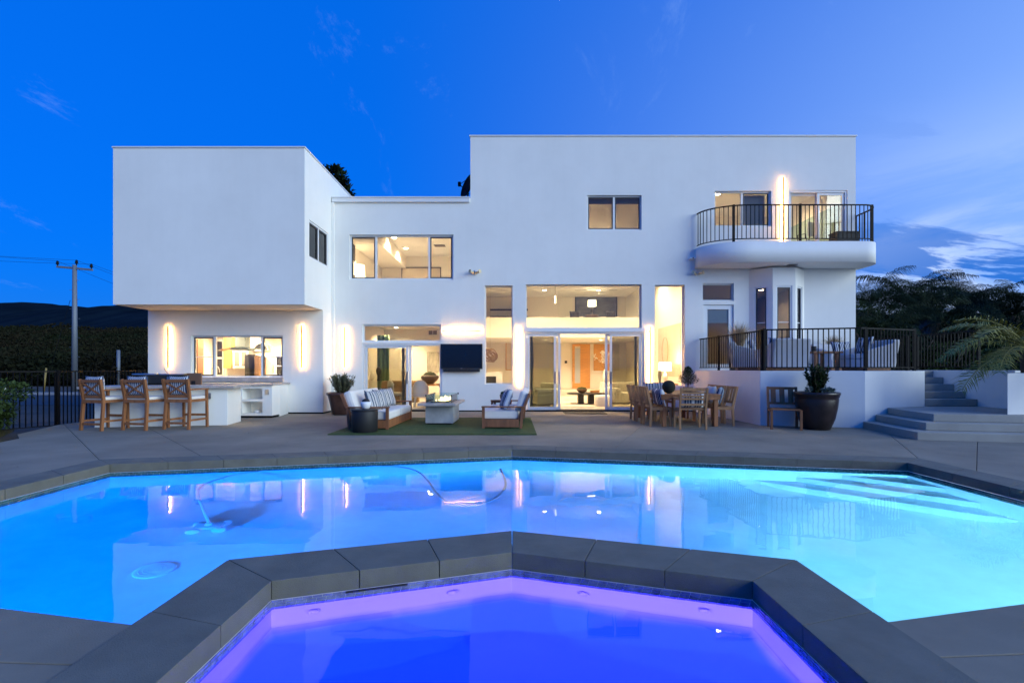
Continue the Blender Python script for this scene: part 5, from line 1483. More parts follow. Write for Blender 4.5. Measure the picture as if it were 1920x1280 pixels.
def make_chair(loc, rz, label, arms=False, horiz=False, T=None):
    """faces local +Y, back at local -Y"""
    T = T or M_TEAKG
    t = empty('patio_chair', loc, rz, label, 'chair', 'teak chairs on the patio')
    W, D, S, B = (0.28 if arms else 0.235), 0.23, 0.44, 0.92
    for s in (-1, 1):
        m = MB(); m.bar((s * W, -D - 0.02, 0), (s * W, -D, S), 0.04, 0.05); m.bar((s * W, -D, S), (s * W, -D - 0.11, B), 0.04, 0.05); m.build('leg', T, t)
        m = MB(); m.bar((s * W, D, 0), (s * W, D, 0.66 if arms else S), 0.04, 0.045); m.build('leg', T, t)
        m = MB(); m.bar((s * W, -D, S - 0.03), (s * W, D, S - 0.03), 0.025, 0.06); m.build('seat_rail', T, t)
        if arms:
            m = MB(); m.bar((s * W, -D - 0.04, 0.665), (s * (W + 0.02), D + 0.04, 0.675), 0.055, 0.028); m.build('arm', T, t)
    for k in range(6):
        y = -D + 0.03 + (2 * D - 0.02) * k / 5
        m = MB(); m.bar((-W, y, S), (W, y, S), 0.062, 0.02); m.build('seat_slat', T, t)
    m = MB(); m.bar((-W, -D - 0.105, B - 0.03), (W, -D - 0.105, B - 0.03), 0.03, 0.06); m.build('back_rail', T, t)
    m = MB(); m.bar((-W, -D - 0.03, S + 0.11), (W, -D - 0.03, S + 0.11), 0.025, 0.05); m.build('back_rail', T, t)
    if horiz:
        for k in range(4):
            f = 0.22 + 0.19 * k
            z = S + 0.11 + (B - S - 0.14) * (f + 0.15)
            y = -D - 0.03 - 0.075 * (f + 0.15)
            m = MB(); m.bar((-W, y, z), (W, y, z), 0.018, 0.042); m.build('back_slat', T, t)
    else:
        for k in (-1, 0, 1):
            x = k * W * 0.62
            m = MB(); m.bar((x, -D - 0.03, S + 0.11), (x, -D - 0.105, B - 0.03), 0.085, 0.018, up=(0, 1, 0)); m.build('back_slat', T, t)
    return t
c0 = make_chair((3.42, 11.62, 0), R(-90 + 4), 'teak chair on the doors side of the dining table, nearest the pool')
copy_tree(c0, (3.40, 12.25, 0), R(-90), 'teak chair on the doors side of the dining table, the middle one')
copy_tree(c0, (3.40, 12.88, 0), R(-90 - 2), 'teak chair on the doors side of the dining table, nearest the house')
copy_tree(c0, (4.92, 11.75, 0), R(90), 'teak chair on the terrace wall side of the dining table, nearest the pool')
copy_tree(c0, (4.90, 12.35, 0), R(90 + 3), 'teak chair on the terrace wall side of the dining table, the middle one')
copy_tree(c0, (4.92, 12.95, 0), R(90 - 2), 'teak chair on the terrace wall side of the dining table, nearest the house')
ca = make_chair((4.00, 11.10, 0), R(-4), 'teak armchair with horizontal back slats at the pool end of the table', True, True)
copy_tree(ca, (4.15, 13.85, 0), R(180), 'teak armchair at the house end of the dining table')
lc = make_chair((px(1467, 11.1), 11.02, 0), R(160), 'lone teak chair standing against the white terrace wall', False, False, M_TEAK); lc.scale = (1.22, 1.05, 1.0)
for cobj in (ca,):
    pass
pillow((3.50, 11.58, 0.465), 0.46, 0.44, 0.16, M_STRB2, 'blue patterned pillow on the doors-side dining chair', (R(-14), 0, R(90 + 14)))
pillow((4.86, 11.72, 0.465), 0.46, 0.46, 0.16, M_STRB2, 'navy striped pillow on the wall-side dining chair nearest the pool', (R(-14), 0, R(-90 - 25)))
pillow((4.90, 12.35, 0.465), 0.46, 0.46, 0.16, M_UPH, 'plain grey pillow on the middle wall-side dining chair', (R(-14), 0, R(-90)))
pillow((4.00, 11.0, 0.465), 0.54, 0.32, 0.14, M_STRB2, 'navy striped lumbar pillow in the armchair at the pool end of the table', (R(8), 0, R(-4)))
pillow((3.98, 13.78, 0.60), 0.62, 0.36, 0.15, M_STRG, 'long grey-blue striped pillow in the armchair at the house end of the table', (R(-8), 0, 0))
m = MB(); m.lathe([(0.0, 0)] + [(0.155 * math.sin(R(a)), 0.155 - 0.155 * math.cos(R(a))) for a in range(12, 180, 12)] + [(0.0, 0.31)], 24)
me_ = m.mesh('ball'); 
tb = m.build('topiary_ball', mat('dark_moss', (0.012, 0.014, 0.008), 0.95, bump=1.0, bscale=60), None, (px(1254, 11.75), 11.75, 0.751)); tag(tb, 'black moss ball standing on the dining table', 'ornament')
for v in tb.data.vertices: v.co += v.co.normalized() * mnoise.noise(v.co * 40) * 0.006
m = MB(); m.box(-0.62, 0.62, -0.36, 0.36, 0.0035, 0.016); tag(m.build('door_mat', mat('coir_mat', (0.035, 0.030, 0.026), 0.95, var=0.3, vscale=50, bump=0.6, bscale=200), None, (px(1096, 14.85), 14.85, 0)), 'dark mat on the patio in front of the big doors', 'mat')

# ---- terrace furniture
def lounge(loc, rz, label, w=0.92, d=0.85):
    """upholstered chair facing local -Y on a wood base"""
    t = empty('lounge_chair', loc, rz, label, 'armchair', 'upholstered lounge chairs on the terrace')
    m = MB(); m.box(-w / 2 + 0.06, w / 2 - 0.06, -d / 2 + 0.08, d / 2 - 0.12, 0, 0.075); m.build('plinth', M_TEAKD, t)
    m = MB(); m.box(-w / 2 + 0.02, w / 2 - 0.02, -d / 2, d / 2 - 0.1, 0.077, 0.30); m.build('base', M_UPH, t, bevel=0.03)
    m = MB(); m.box(-w / 2 + 0.08, w / 2 - 0.08, -d / 2 - 0.01, d / 2 - 0.18, 0.301, 0.43); m.build('seat_cushion', M_UPH, t, bevel=0.04)
    m = MB(); vs = []
    for z, yo, ww in ((0.08, 0.0, 0.94), (0.4, 0.03, 1.0), (0.70, 0.09, 1.0), (0.78, 0.11, 0.97)):
        vs += [(-w / 2 * ww, d / 2 - 0.17 + yo, z), (w / 2 * ww, d / 2 - 0.17 + yo, z), (w / 2 * ww, d / 2 + yo, z), (-w / 2 * ww, d / 2 + yo, z)]
    fs = [(3, 2, 1, 0), (12, 13, 14, 15)]
    for k in range(3):
        for i in range(4):
            j = (i + 1) % 4
            fs.append((4 * k + i, 4 * k + j, 4 * k + 4 + j, 4 * k + 4 + i))
    m.add(vs, fs); m.build('backrest', M_UPH, t, bevel=0.035)
    for s in (-1, 1):
        m = MB(); m.prism([(-d / 2 + 0.03, 0.1), (d / 2 - 0.1, 0.1), (d / 2 - 0.04, 0.70), (-d / 2 + 0.02, 0.50)], -0.05, 0.05, Matrix.Translation((s * (w / 2 - 0.05), 0, 0)) @ Matrix(((0, 0, 1, 0), (1, 0, 0, 0), (0, 1, 0, 0), (0, 0, 0, 1))))
        m.build('arm', M_UPH, t, bevel=0.025)
    return t
lounge((px(1470, 12.3), 12.45, TZ), R(182), 'pale lounge chair on the terrace, its back to the railing')
lounge((px(1572, 14.2), 14.3, TZ), R(4), 'pale lounge chair against the house wall, with a striped pillow')
lounge((px(1645, 12.6) - 0.25, 12.65, TZ), R(-84), 'pale lounge chair at the end of the terrace, seen from the side')
lounge((px(1400, 13.6) + 0.1, 13.7, TZ), R(70), 'pale lounge chair near the terrace door, behind the brown railing')
pillow((px(1576, 14.1), 14.0, TZ + 0.42), 0.62, 0.42, 0.15, M_STRB, 'blue striped pillow on the lounge chair against the house wall', (R(-14), 0, R(4)))
pillow((px(1632, 12.6) - 0.22, 12.62, TZ + 0.43), 0.48, 0.46, 0.15, M_STRB2, 'dark striped pillow on the lounge chair at the end of the terrace', (R(-18), 0, R(-84)))
pillow((px(1471, 12.3), 12.55, TZ + 0.43), 0.66, 0.42, 0.15, M_STRB, 'blue striped pillow showing over the back of the near lounge chair', (R(12), 0, R(2)))
pillow((px(1416, 13.6), 13.6, TZ + 0.43), 0.48, 0.46, 0.15, M_STRB2, 'dark striped pillow on the lounge chair near the terrace door', (R(-16), 0, R(70)))
t = empty('terrace_table', (px(1536, 13.0), 13.0, TZ), R(3), 'low brown wood table between the terrace lounge chairs', 'table')
m = MB(); m.box(-0.40, 0.40, -0.35, 0.35, 0.45, 0.50); m.build('top', M_TEAKD, t, bevel=0.006)
for sx in (-1, 1):
    for sy in (-1, 1):
        m = MB(); m.box(sx * 0.28 - 0.035, sx * 0.28 + 0.035, sy * 0.28 - 0.035, sy * 0.28 + 0.035, 0, 0.449); m.build('leg', M_TEAKD, t)
m = MB(); m.lathe([(0.05, 0), (0.06, 0.01), (0.065, 0.14), (0.055, 0.14), (0.05, 0.02), (0, 0.02)], 14); tag(m.build('cup', M_BLACK, None, (px(1526, 13.0), 13.0, TZ + 0.501)), 'small black cup on the terrace table', 'cup')

# ---- terrace railings
def rail_thing(name, pts, z0, z1, posts, label, spacing=0.115, mtl=None, cat='railing', skirt=0.08, post=0.055):
    b = pts[0]
    t = empty(name, (b[0], b[1], 0), 0, label, cat)
    railing([(p[0] - b[0], p[1] - b[1]) for p in pts], z0, z1, posts, spacing, t, mtl=mtl, skirt=skirt, post=post)
    return t
p0, p1, p2 = (5.86, YM - 0.03), (6.02, 11.86), (8.00, 11.33)
L1 = (Vector(p1) - Vector(p0)).length
rail_thing('terrace_railing', [p0, p1], TZ, 2.25, [L1 * 0.36, L1 - 0.03], 'iron railing running back from the terrace corner to the house', 0.11)
L2 = (Vector((8.25, 11.42)) - Vector(p2)).length
q3 = (9.72, 11.92)
La = (Vector(p2) - Vector(p1)).length; Lb = (Vector(q3) - Vector(p2)).length
rail_thing('terrace_railing', [(6.06, 11.85), p2, q3], TZ, 2.27, [0.0, La + 0.12, La + Lb - 0.03], 'black iron railing along the front of the raised terrace', 0.112)
rail_thing('stair_railing', [(11.28, 11.9), (11.40, 13.9)], TZ + 0.02, 2.26, [0.03, 1.97], 'black iron railing on the wall beside the steps')
rail_thing('garden_fence', [(11.40, 14.2), (10.9, 16.6), (10.9, 20)], 1.2, 2.25, [0.0, 2.4], 'black iron fence at the back corner beyond the steps', 0.12, cat='fence')
# ---- garden fence on the left
fp = [(-10.86, 14.6), (-10.95, 11.85), (-11.6, 10.6), (-13.5, 9.6), (-17, 8.6)]
rail_thing('garden_fence', fp, -0.12, 1.27, [0.05, 2.72, 4.1, 6.3], 'black iron fence at the edge of the patio beside the bar', 0.105, cat='fence', skirt=0.10, post=0.075)
# ---- pool cleaner and hose
t = empty('pool_cleaner', (-3.45, 5.62, PZ), R(15), 'small wheeled pool cleaner on the pool floor', 'pool cleaner')
M_CLEAN = mat('cleaner_plastic', (0.50, 0.58, 0.62), 0.5)
m = MB(); m.box(-0.15, 0.15, -0.09, 0.09, 0.06, 0.15); m.build('body', M_CLEAN, t, bevel=0.03)
m = MB(); m.lathe([(0.05, 0.15), (0.04, 0.20), (0.025, 0.24)], 12); m.build('swivel', M_CLEAN, t)
for sx in (-1, 1):
    for sy in (-1, 1):
        m = MB(); m.lathe([(0.02, -0.02), (0.07, -0.02), (0.075, 0), (0.07, 0.02), (0.02, 0.02)], 16, Matrix.Translation((sx * 0.13, sy * 0.12, 0.075)) @ Matrix.Rotation(R(90), 4, 'X')); m.build('wheel', M_CLEAN, t)
hp = [Vector((-3.45, 5.62, PZ + 0.22)), Vector((-3.6, 5.75, PZ + 0.6))]
def SWp(x, y): return G(x, y, WZ - 0.07)
pts = [(372, 925), (410, 905), (470, 892), (560, 884), (660, 880), (740, 881), (780, 889), (802, 908), (818, 932), (845, 952), (890, 955), (930, 940), (948, 915), (938, 885)]
def smooth(pp, n=4):
    out = []
    for i in range(len(pp) - 1):
        a, b, c, d = pp[max(i - 1, 0)], pp[i], pp[i + 1], pp[min(i + 2, len(pp) - 1)]
        for k in range(n):
            f = k / n
            out.append(0.5 * ((2 * b) + (c - a) * f + (2 * a - 5 * b + 4 * c - d) * f * f + (3 * b - a - 3 * c + d) * f ** 3))
    out.append(pp[-1]); return out
m = MB(); m.tube(smooth(hp + [SWp(*p) for p in pts]), 0.018, 8); tag(m.build('pool_hose', M_CLEAN), 'pale hose of the pool cleaner curling over the pool', 'hose')
# ================================================================== PLANTS
M_LEAF = mat('shrub_leaf', (0.040, 0.068, 0.020), 0.65, var=0.5, vscale=8, spec=0.15)
M_LEAFD = mat('dark_leaf', (0.016, 0.030, 0.013), 0.7, var=0.5, vscale=6, spec=0.08)
M_LEAFB = mat('blue_succulent', (0.09, 0.14, 0.13), 0.6, var=0.3, vscale=8)
M_SILV = mat('olive_leaf', (0.12, 0.13, 0.07), 0.6, var=0.4, vscale=8)
M_STRAW = mat('straw_plume', (0.50, 0.36, 0.20), 0.9, var=0.3, vscale=6)
M_BARK = mat('bark', (0.085, 0.06, 0.045), 0.9, var=0.4, vscale=10, bump=0.6, bscale=30)
M_PALM = mat('palm_leaflet', (0.32, 0.29, 0.05), 0.55, var=0.4, vscale=3)
M_PALMB = mat('dark_palm_leaflet', (0.020, 0.036, 0.018), 0.7, var=0.4, vscale=1, spec=0.08)
M_DEAD = mat('dry_frond', (0.10, 0.062, 0.03), 0.9, var=0.4, vscale=2)
M_CHAP = mat('chaparral', (0.010, 0.017, 0.008), 0.95, var=0.6, vscale=0.07, col2=(0.022, 0.015, 0.010), spec=0.0)
M_RIDGE = mat('hazed_ridge', (0.006, 0.014, 0.024), 1.0, var=0.35, vscale=0.02, spec=0.0)  # distant haze put into the base colour as a blue cast

def leaf(mb, p, d, up, ln, w):
    d = d.normalized(); s = d.cross(up)
    if s.length < 1e-3: s = d.orthogonal()
    s = s.normalized(); n = s.cross(d)
    mb.add([p, p + d * ln * 0.5 + s * w + n * w * 0.3, p + d * ln, p + d * ln * 0.5 - s * w + n * w * 0.3], [(0, 1, 2), (0, 2, 3)])
def rdir(r, zb=0.0):
    while True:
        v = Vector((r.uniform(-1, 1), r.uniform(-1, 1), r.uniform(-1, 1)))
        if 0.05 < v.length < 1:
            v.normalize(); v.z += zb
            return v.normalized()
def stemmy(r, n, h, spread, lpers, ll, lw, leafm, name, t, base=0.0, droop=0.0, bare=0.2):
    """upright stems, each clad in leaves"""
    st, lf = MB(), MB()
    for k in range(n):
        a = r.uniform(0, 6.283); rr = spread * math.sqrt(r.random()); hh = h * r.uniform(0.6, 1.0) * (1 - 0.25 * rr / spread)
        pts = []
        for i in range(6):
            f = i / 5
            pts.append(Vector((rr * (0.25 + 0.75 * f) * math.cos(a) + r.uniform(-.02, .02), rr * (0.25 + 0.75 * f) * math.sin(a) + r.uniform(-.02, .02), base + hh * f - droop * f * f)))
        st.tube(pts, [0.010 * (1 - 0.7 * i / 5) for i in range(6)], 4)
        for _ in range(lpers):
            f = bare + (1 - bare) * r.random()
            i = min(4, int(f * 5)); p = pts[i].lerp(pts[i + 1], f * 5 - i)
            leaf(lf, p, rdir(r, 0.6), Vector((0, 0, 1)), ll * r.uniform(0.6, 1.2), lw)
    st.build('stems', M_BARK, t)
    tag(lf.build(name, leafm, t), kind='stuff')
def crown(r, n, c, rad, ll, lw, leafm, t, name='foliage', clumps=22, hollow=0.55):
    lf = MB(); cs = []
    for _ in range(clumps):
        d = rdir(r); f = r.uniform(hollow, 0.95)
        cs.append((Vector((d.x * rad[0] * f, d.y * rad[1] * f, d.z * rad[2] * f)) + c, r.uniform(0.18, 0.36)))
    for k in range(n):
        cc, s = cs[k % clumps]
        d = rdir(r); p = cc + Vector((d.x * rad[0], d.y * rad[1], d.z * rad[2])) * s * (r.random() ** 0.4)
        leaf(lf, p, (d + rdir(r) * 0.8 + Vector((0, 0, .2))), Vector((0, 0, 1)), ll * r.uniform(0.6, 1.3), lw)
    return tag(lf.build(name, leafm, t), kind='stuff')

# brown planter by the dining room door
r = random.Random(11)
t = empty('planter', (px(640, 14.35), 14.42, 0), R(20), 'square-shouldered brown glazed pot standing in the corner of the house', 'pot')
m = MB(); m.lathe([(0.26, 0), (0.28, 0.02), (0.36, 0.40), (0.40, 0.56), (0.435, 0.58), (0.435, 0.64), (0.40, 0.645), (0.38, 0.60), (0.0, 0.58)], 32, square=0.45); m.build('pot', M_POT, t, bevel=0)
t = empty('shrub', (px(640, 14.35), 14.42, 0.585), 0, 'narrow-leaved green shrub growing in the brown pot', 'shrub')
stemmy(r, 70, 0.66, 0.40, 60, 0.085, 0.013, M_SILV, 'foliage', t)
# big dark pot with the evergreen and succulents
PX, PY = px(1523, 11.1), 10.95
t = empty('planter', (PX, PY, 0), 0, 'large round dark brown pot against the terrace wall', 'pot')
m = MB(); m.lathe([(0.25, 0), (0.27, 0.01), (0.36, 0.25), (0.41, 0.50), (0.425, 0.66), (0.42, 0.70), (0.44, 0.72), (0.445, 0.755), (0.455, 0.77), (0.46, 0.81), (0.44, 0.825), (0.41, 0.80), (0.40, 0.76), (0.0, 0.75)], 40); m.build('pot', M_POTD, t)
t = empty('evergreen_shrub', (PX, PY, 0.755), 0, 'upright green shrub in the large dark pot', 'shrub')
stemmy(random.Random(4), 60, 0.80, 0.24, 60, 0.065, 0.020, M_LEAF, 'foliage', t, bare=0.06)
for k, (dx, dy, lab) in enumerate(((-0.26, -0.12, 'blue-green succulent on the chair side of the large dark pot'), (0.27, -0.10, 'blue-green succulent on the steps side of the large dark pot'), (0.02, -0.30, 'blue-green succulent at the front of the large dark pot'))):
    t = empty('succulent', (PX + dx, PY + dy, 0.752), 0, lab, 'succulent')
    rr = random.Random(20 + k); mb = MB()
    for c_ in range(7):
        c = Vector((rr.uniform(-.1, .1), rr.uniform(-.06, .06), rr.uniform(0.05, .17)))
        for q in range(26):
            leaf(mb, c, rdir(rr, 0.5), Vector((0, 0, 1)), rr.uniform(.05, .08), .012)
        mb.tube([(c.x * .5, c.y * .5, 0), c], 0.008, 4)
    tag(mb.build('foliage', M_LEAFB, t), kind='stuff')
# small conifer in a pot on the dining table
t = empty('conifer_pot', (px(1290, 12.6), 12.6, 0.751), 0, 'small conifer in a low pot on the dining table', 'plant')
m = MB(); m.lathe([(0.09, 0), (0.12, 0.08), (0.13, 0.12), (0.11, 0.12), (0.0, 0.11)], 18); m.build('pot', M_TAUPE, t)
m = MB(); m.tube([(0, 0, 0.1), (0.01, 0, 0.62)], [0.014, 0.004], 6); m.build('trunk', M_BARK, t)
rr = random.Random(8); nd = MB(); bb = MB()
for k in range(110):
    f = k / 109; z = 0.16 + 0.46 * f; a = k * 2.4; rad = 0.29 * (1 - f) ** 0.8 + 0.02
    d = Vector((math.cos(a), math.sin(a), 0.35)); p0_ = Vector((0, 0, z)); e = p0_ + d * rad * rr.uniform(.75, 1.1)
    bb.tube([p0_, e], [0.004, 0.002], 3)
    for q in range(26):
        p = p0_.lerp(e, rr.uniform(.2, 1)); leaf(nd, p, rdir(rr) + d * 0.8, Vector((0, 0, 1)), rr.uniform(.03, .055), .0065)
bb.build('branches', M_BARK, t); tag(nd.build('needles', M_LEAF, t), kind='stuff')
# straw grasses in dark planters on the terrace
def grass_pot(x, y, w, h, gh, n, label, lab2, seed):
    t = empty('planter_box', (x, y, TZ), 0, label, 'planter')
    m = MB(); m.prism([(-w / 2, -w / 2), (w / 2, -w / 2), (w / 2, w / 2), (-w / 2, w / 2)], 0, h); m.build('box', M_BLACK, t, bevel=0.012)
    m = MB(); m.box(-w / 2 + 0.03, w / 2 - 0.03, -w / 2 + 0.03, w / 2 - 0.03, h + 0.001, h + 0.01); m.build('soil', M_SOIL, t)
    t = empty('fountain_grass', (x, y, TZ + h + 0.01), 0, lab2, 'grass plant')
    rr = random.Random(seed); mb = MB()
    for k in range(n):
        a = rr.uniform(0, 6.283); ln = gh * rr.uniform(.6, 1.05); sp = rr.uniform(.1, .75)
        s = Vector((math.cos(a), math.sin(a), 0)); b0 = s * rr.uniform(0, .1); side_ = Vector((-s.y, s.x, 0)) * rr.uniform(.002, .004)
        pts = [b0 + s * sp * ln * f ** 1.7 + Vector((0, 0, ln * (f - 0.35 * sp * f * f * f))) for f in (0, .35, .7, 1.0)]
        for i in range(3):
            w1, w2 = (1, 1, .8, .2)[i], (1, 1, .8, .2)[i + 1]
            mb.add([pts[i] - side_ * w1, pts[i] + side_ * w1, pts[i + 1] + side_ * w2, pts[i + 1] - side_ * w2], [(0, 1, 2, 3)])
    tag(mb.build('blades', M_STRAW, t), kind='stuff')
grass_pot(px(1385, 14.6), 14.55, 0.42, 0.62, 0.85, 900, 'dark square planter beside the terrace door', 'straw-coloured fountain grass beside the terrace door', 31)
grass_pot(px(1563, 15.0), 15.0, 0.42, 0.55, 0.55, 600, 'dark square planter behind the lounge chair by the house wall', 'straw-coloured grass behind the lounge chair by the house wall', 32)

# flowering bush by the fence on the left
t = empty('flowering_bush', (-11.0, 9.95, -0.12), 0, 'dark leafy bush with small white flowers at the fence', 'bush')
m = MB()
for k in range(7):
    a = k * 0.9; m.tube([(0, 0, 0), (0.35 * math.cos(a), 0.3 * math.sin(a), 0.55), (0.6 * math.cos(a), 0.5 * math.sin(a), 0.95)], [0.03, 0.02, 0.008], 5)
m.build('stems', M_BARK, t)
crown(random.Random(12), 11000, Vector((0, 0, 0.70)), (1.05, 0.85, 0.70), 0.095, 0.028, M_LEAF, t, clumps=40, hollow=0.2)
fl = MB(); rr = random.Random(13)
for k in range(22):
    d = rdir(rr); d.y = -abs(d.y); p = Vector((d.x * 1.0, d.y * 0.85, 0.70 + d.z * 0.6))
    for q in range(5):
        leaf(fl, p, Vector((math.cos(q * 1.257), -0.4, math.sin(q * 1.257))), Vector((0, 1, 0)), 0.035, 0.012)
tag(fl.build('blossom', M_TRIM, t), kind='stuff')
# grass verge at the patio edge
gb = MB(); rr = random.Random(14)
for k in range(9000):
    x, y = rr.uniform(-12.2, -9.3), rr.uniform(8.2, 11.6)
    if x > -9.5 + (-0.6 if y > 9.5 else 0) - max(0, (y - 9.5)) * 0.75: continue
    leaf(gb, Vector((x, y, -0.13)), Vector((rr.uniform(-.4, .4), rr.uniform(-.4, .4), 1)), Vector((0, 1, 0)), rr.uniform(.05, .14), .006)
tag(gb.build('grass', mat('verge_grass', (0.05, 0.055, 0.02), 0.9, var=0.5, vscale=2, col2=(0.11, 0.075, 0.03))), 'ragged dry grass along the edge of the patio', 'grass', kind='stuff')

# ---- palms
def frond_mesh(name, ln, width, n, a0, a1, m_, seed, hang=0.5, lw=0.016):
    """rachis that leaves the crown at a0 degrees and arches over to a1, leaflets hanging on both sides"""
    rr = random.Random(seed); mb = MB(); pts = [Vector((0, 0, 0))]
    K = 14
    for i in range(K):
        a = R(a0 + (a1 - a0) * (i / (K - 1)) ** 0.9)
        pts.append(pts[-1] + Vector((math.cos(a), 0, math.sin(a))) * ln / K)
    mb.tube(pts, [0.016 * (1 - 0.85 * i / K) + 0.002 for i in range(K + 1)], 4)
    for k in range(n):
        f = 0.14 + 0.86 * k / (n - 1)
        i = min(K - 1, int(f * K)); p = pts[i].lerp(pts[i + 1], f * K - i); tg = (pts[i + 1] - pts[i]).normalized()
        w = width * math.sin(math.pi * min(1, 0.10 + f * 0.86)) ** 0.55
        for s in (-1, 1):
            sd_ = Vector((0, s, 0)); up_ = tg.cross(sd_).normalized()
            if up_.z < 0: up_ = -up_
            d = (sd_ + tg * rr.uniform(.5, .9) + up_ * rr.uniform(-.1, .45)).normalized()
            l = w * rr.uniform(.8, 1.1)
            q1 = p + d * l * 0.5; q2 = p + d * l * 0.92 + Vector((0, 0, -l * hang * rr.uniform(.6, 1.2)))
            sw_ = tg * lw
            mb.add([p - sw_ * .5, p + sw_ * .5, q1 + sw_, q1 - sw_], [(0, 1, 2, 3)]); mb.add([q1 - sw_, q1 + sw_, q2], [(0, 1, 2)])
    me = mb.mesh(name); me.materials.append(m_); return me
FR = [frond_mesh('frond', 2.5, 0.42, 56, a_, b_, M_PALMB, 40 + i, 0.8, 0.010) for i, (a_, b_) in enumerate(((78, -15), (62, -50), (35, -78)))]
FD = frond_mesh('dry_frond', 1.9, 0.32, 40, -5, -85, M_DEAD, 50, 0.9, 0.010)
def palm(x, y, z0, h, s, label, seed, nf=20, dead=5, lean=(0, 0), frs=None, group='palms beyond the terrace', spread=(-5, 78)):
    rr = random.Random(seed)
    t = empty('palm_tree', (x, y, z0), 0, label, 'palm', group)
    top = Vector((lean[0], lean[1], h))
    m = MB(); pts = [Vector((lean[0] * f * f, lean[1] * f * f, h * f)) for f in (0, .25, .5, .75, 1)]
    m.tube(pts, [0.16 * s, 0.13 * s, 0.12 * s, 0.11 * s, 0.13 * s], 10); m.build('trunk', M_BARK, t)
    for k in range(nf):
        o = link('frond', (frs or FR)[rr.randint(0, 2)], t, top)
        o.rotation_euler = (rr.uniform(-.25, .25), R(rr.uniform(-12, 12)), k * 2.399 + rr.uniform(-.3, .3)); o.scale = (s * rr.uniform(.8, 1.1),) * 3
    for k in range(dead):
        o = link('dry_frond', FD, t, top); o.rotation_euler = (0, R(rr.uniform(-10, 10)), rr.uniform(0, 6.28)); o.scale = (s * 0.9,) * 3
    return t
for i, (x, ytop, Y, s, lab) in enumerate(((1632, 520, 22, 1.0, 'arching palm rising right beside the corner of the house'), (1705, 512, 22.5, 1.25, 'tall full palm beyond the terrace chairs'), (1765, 540, 20.5, 1.05, 'dark palm in the thick of the trees above the steps'),
        (1795, 512, 24, 1.3, 'wide spiky palm above the steps'), (1845, 535, 26, 1.2, 'thinner palm between the wide palm and the edge tree'), (1905, 535, 22, 1.0, 'slender palm standing clear at the end of the row'), (1660, 575, 19.5, 0.9, 'low palm with brown hanging fronds behind the railing'), (1870, 590, 20, 0.95, 'low palm behind the foreground fronds'))):
    h = pz(ytop, Y) - 0.6
    palm(px(x, Y), Y, 0.6, h - 1.35 * s, s, lab, 60 + i, 34, 9 if i in (6, 2) else 4)
# hedge and shrubs below them
for i, (x, Y, zc, rad, n, lab, m_) in enumerate(((1640, 17.8, 2.2, (1.1, 0.9, 1.3), 3200, 'dense dark shrub right beside the house corner', M_LEAFD), (1700, 17.2, 1.9, (1.3, 0.9, 0.9), 3200, 'dense dark shrub behind the terrace end chair', M_LEAFD),
        (1765, 16.6, 1.6, (1.4, 0.8, 0.6), 3200, 'low green hedge behind the stair railing', M_LEAF), (1840, 16.8, 1.7, (1.5, 0.9, 0.7), 3200, 'low green hedge beyond the stair railing post', M_LEAF), (1780, 18.9, 2.2, (1.8, 0.9, 1.2), 3600, 'tall dark shrub in the middle of the trees', M_LEAFD), (1905, 18.0, 2.0, (1.7, 1.0, 1.4), 3600, 'tall dark shrub at the end of the trees', M_LEAFD), (1700, 20.5, 2.2, (2.2, 0.9, 1.3), 3600, 'dark tree mass behind the tall full palm', M_LEAFD), (1850, 21.5, 2.1, (2.6, 0.9, 1.2), 3600, 'dark tree mass behind the thinner palm', M_LEAFD))):
    t = empty('garden_shrub', (px(x, Y), Y, 0.4), 0, lab, 'shrub', 'shrubs beyond the terrace')
    m = MB(); rr = random.Random(80 + i)
    for k in range(6):
        a = rr.uniform(0, 6.28); m.tube([(0, 0, 0), (rad[0] * .4 * math.cos(a), rad[1] * .4 * math.sin(a), zc - 0.6), (rad[0] * .7 * math.cos(a), rad[1] * .7 * math.sin(a), zc)], [0.05, 0.03, 0.01], 5)
    m.build('stems', M_BARK, t)
    crown(rr, n, Vector((0, 0, zc - 0.4)), rad, 0.13, 0.035, m_, t, clumps=36, hollow=0.15)
# bank behind the hedge
m = MB(); m.box(11.6, 40, 15.0, 60, -0.1, 1.15); tag(m.build('garden_bank', M_GROUND), kind='structure')
# foreground palm in the planter
FG = [frond_mesh('frond', 1.7, 0.46, 40, a_, b_, M_PALM, 70 + i, 0.30, 0.013) for i, (a_, b_) in enumerate(((62, -18), (38, -38), (12, -55)))]
t = empty('planter_palm', (10.72, 10.25, 1.2), 0, 'green palm in the white planter, its fronds hanging over the steps', 'palm')
m = MB(); m.tube([(0, 0, 0), (0, 0, 0.55)], [0.11, 0.14], 10); m.build('trunk', M_BARK, t)
for k, (az, el, sc, mi) in enumerate(((184, 8, 1.0, 2), (178, 0, 1.0, 1), (205, -6, 0.95, 2), (160, 6, 0.95, 1), (196, 10, 0.95, 0), (172, -8, 0.9, 0), (230, 0, 0.95, 1), (262, 5, 1.0, 2), (300, 0, 1, 1), (335, 0, 1, 0), (20, 0, 1, 1), (70, 0, 1, 2), (110, 0, 1, 0), (140, 0, 0.9, 0))):
    o = link('frond', FG[mi], t, (0, 0, 0.52)); o.rotation_euler = (0.15 * ((k % 3) - 1), R(el), R(az)); o.scale = (sc,) * 3
# tree tops showing over the roof
t = empty('tree', (-10.9, 29.0, -0.1), 0, 'dark tree top showing over the roof of the left block', 'tree')
m = MB(); m.tube([(0, 0, 0), (0.1, 0, 5), (0, 0, 11.6)], [0.25, 0.2, 0.08], 8); m.build('trunk', M_BARK, t)
t2 = crown(random.Random(91), 3000, Vector((0.1, 0, 11.6)), (1.8, 1.4, 1.75), 0.30, 0.09, M_LEAFD, t, 'crown', clumps=20, hollow=0.5)

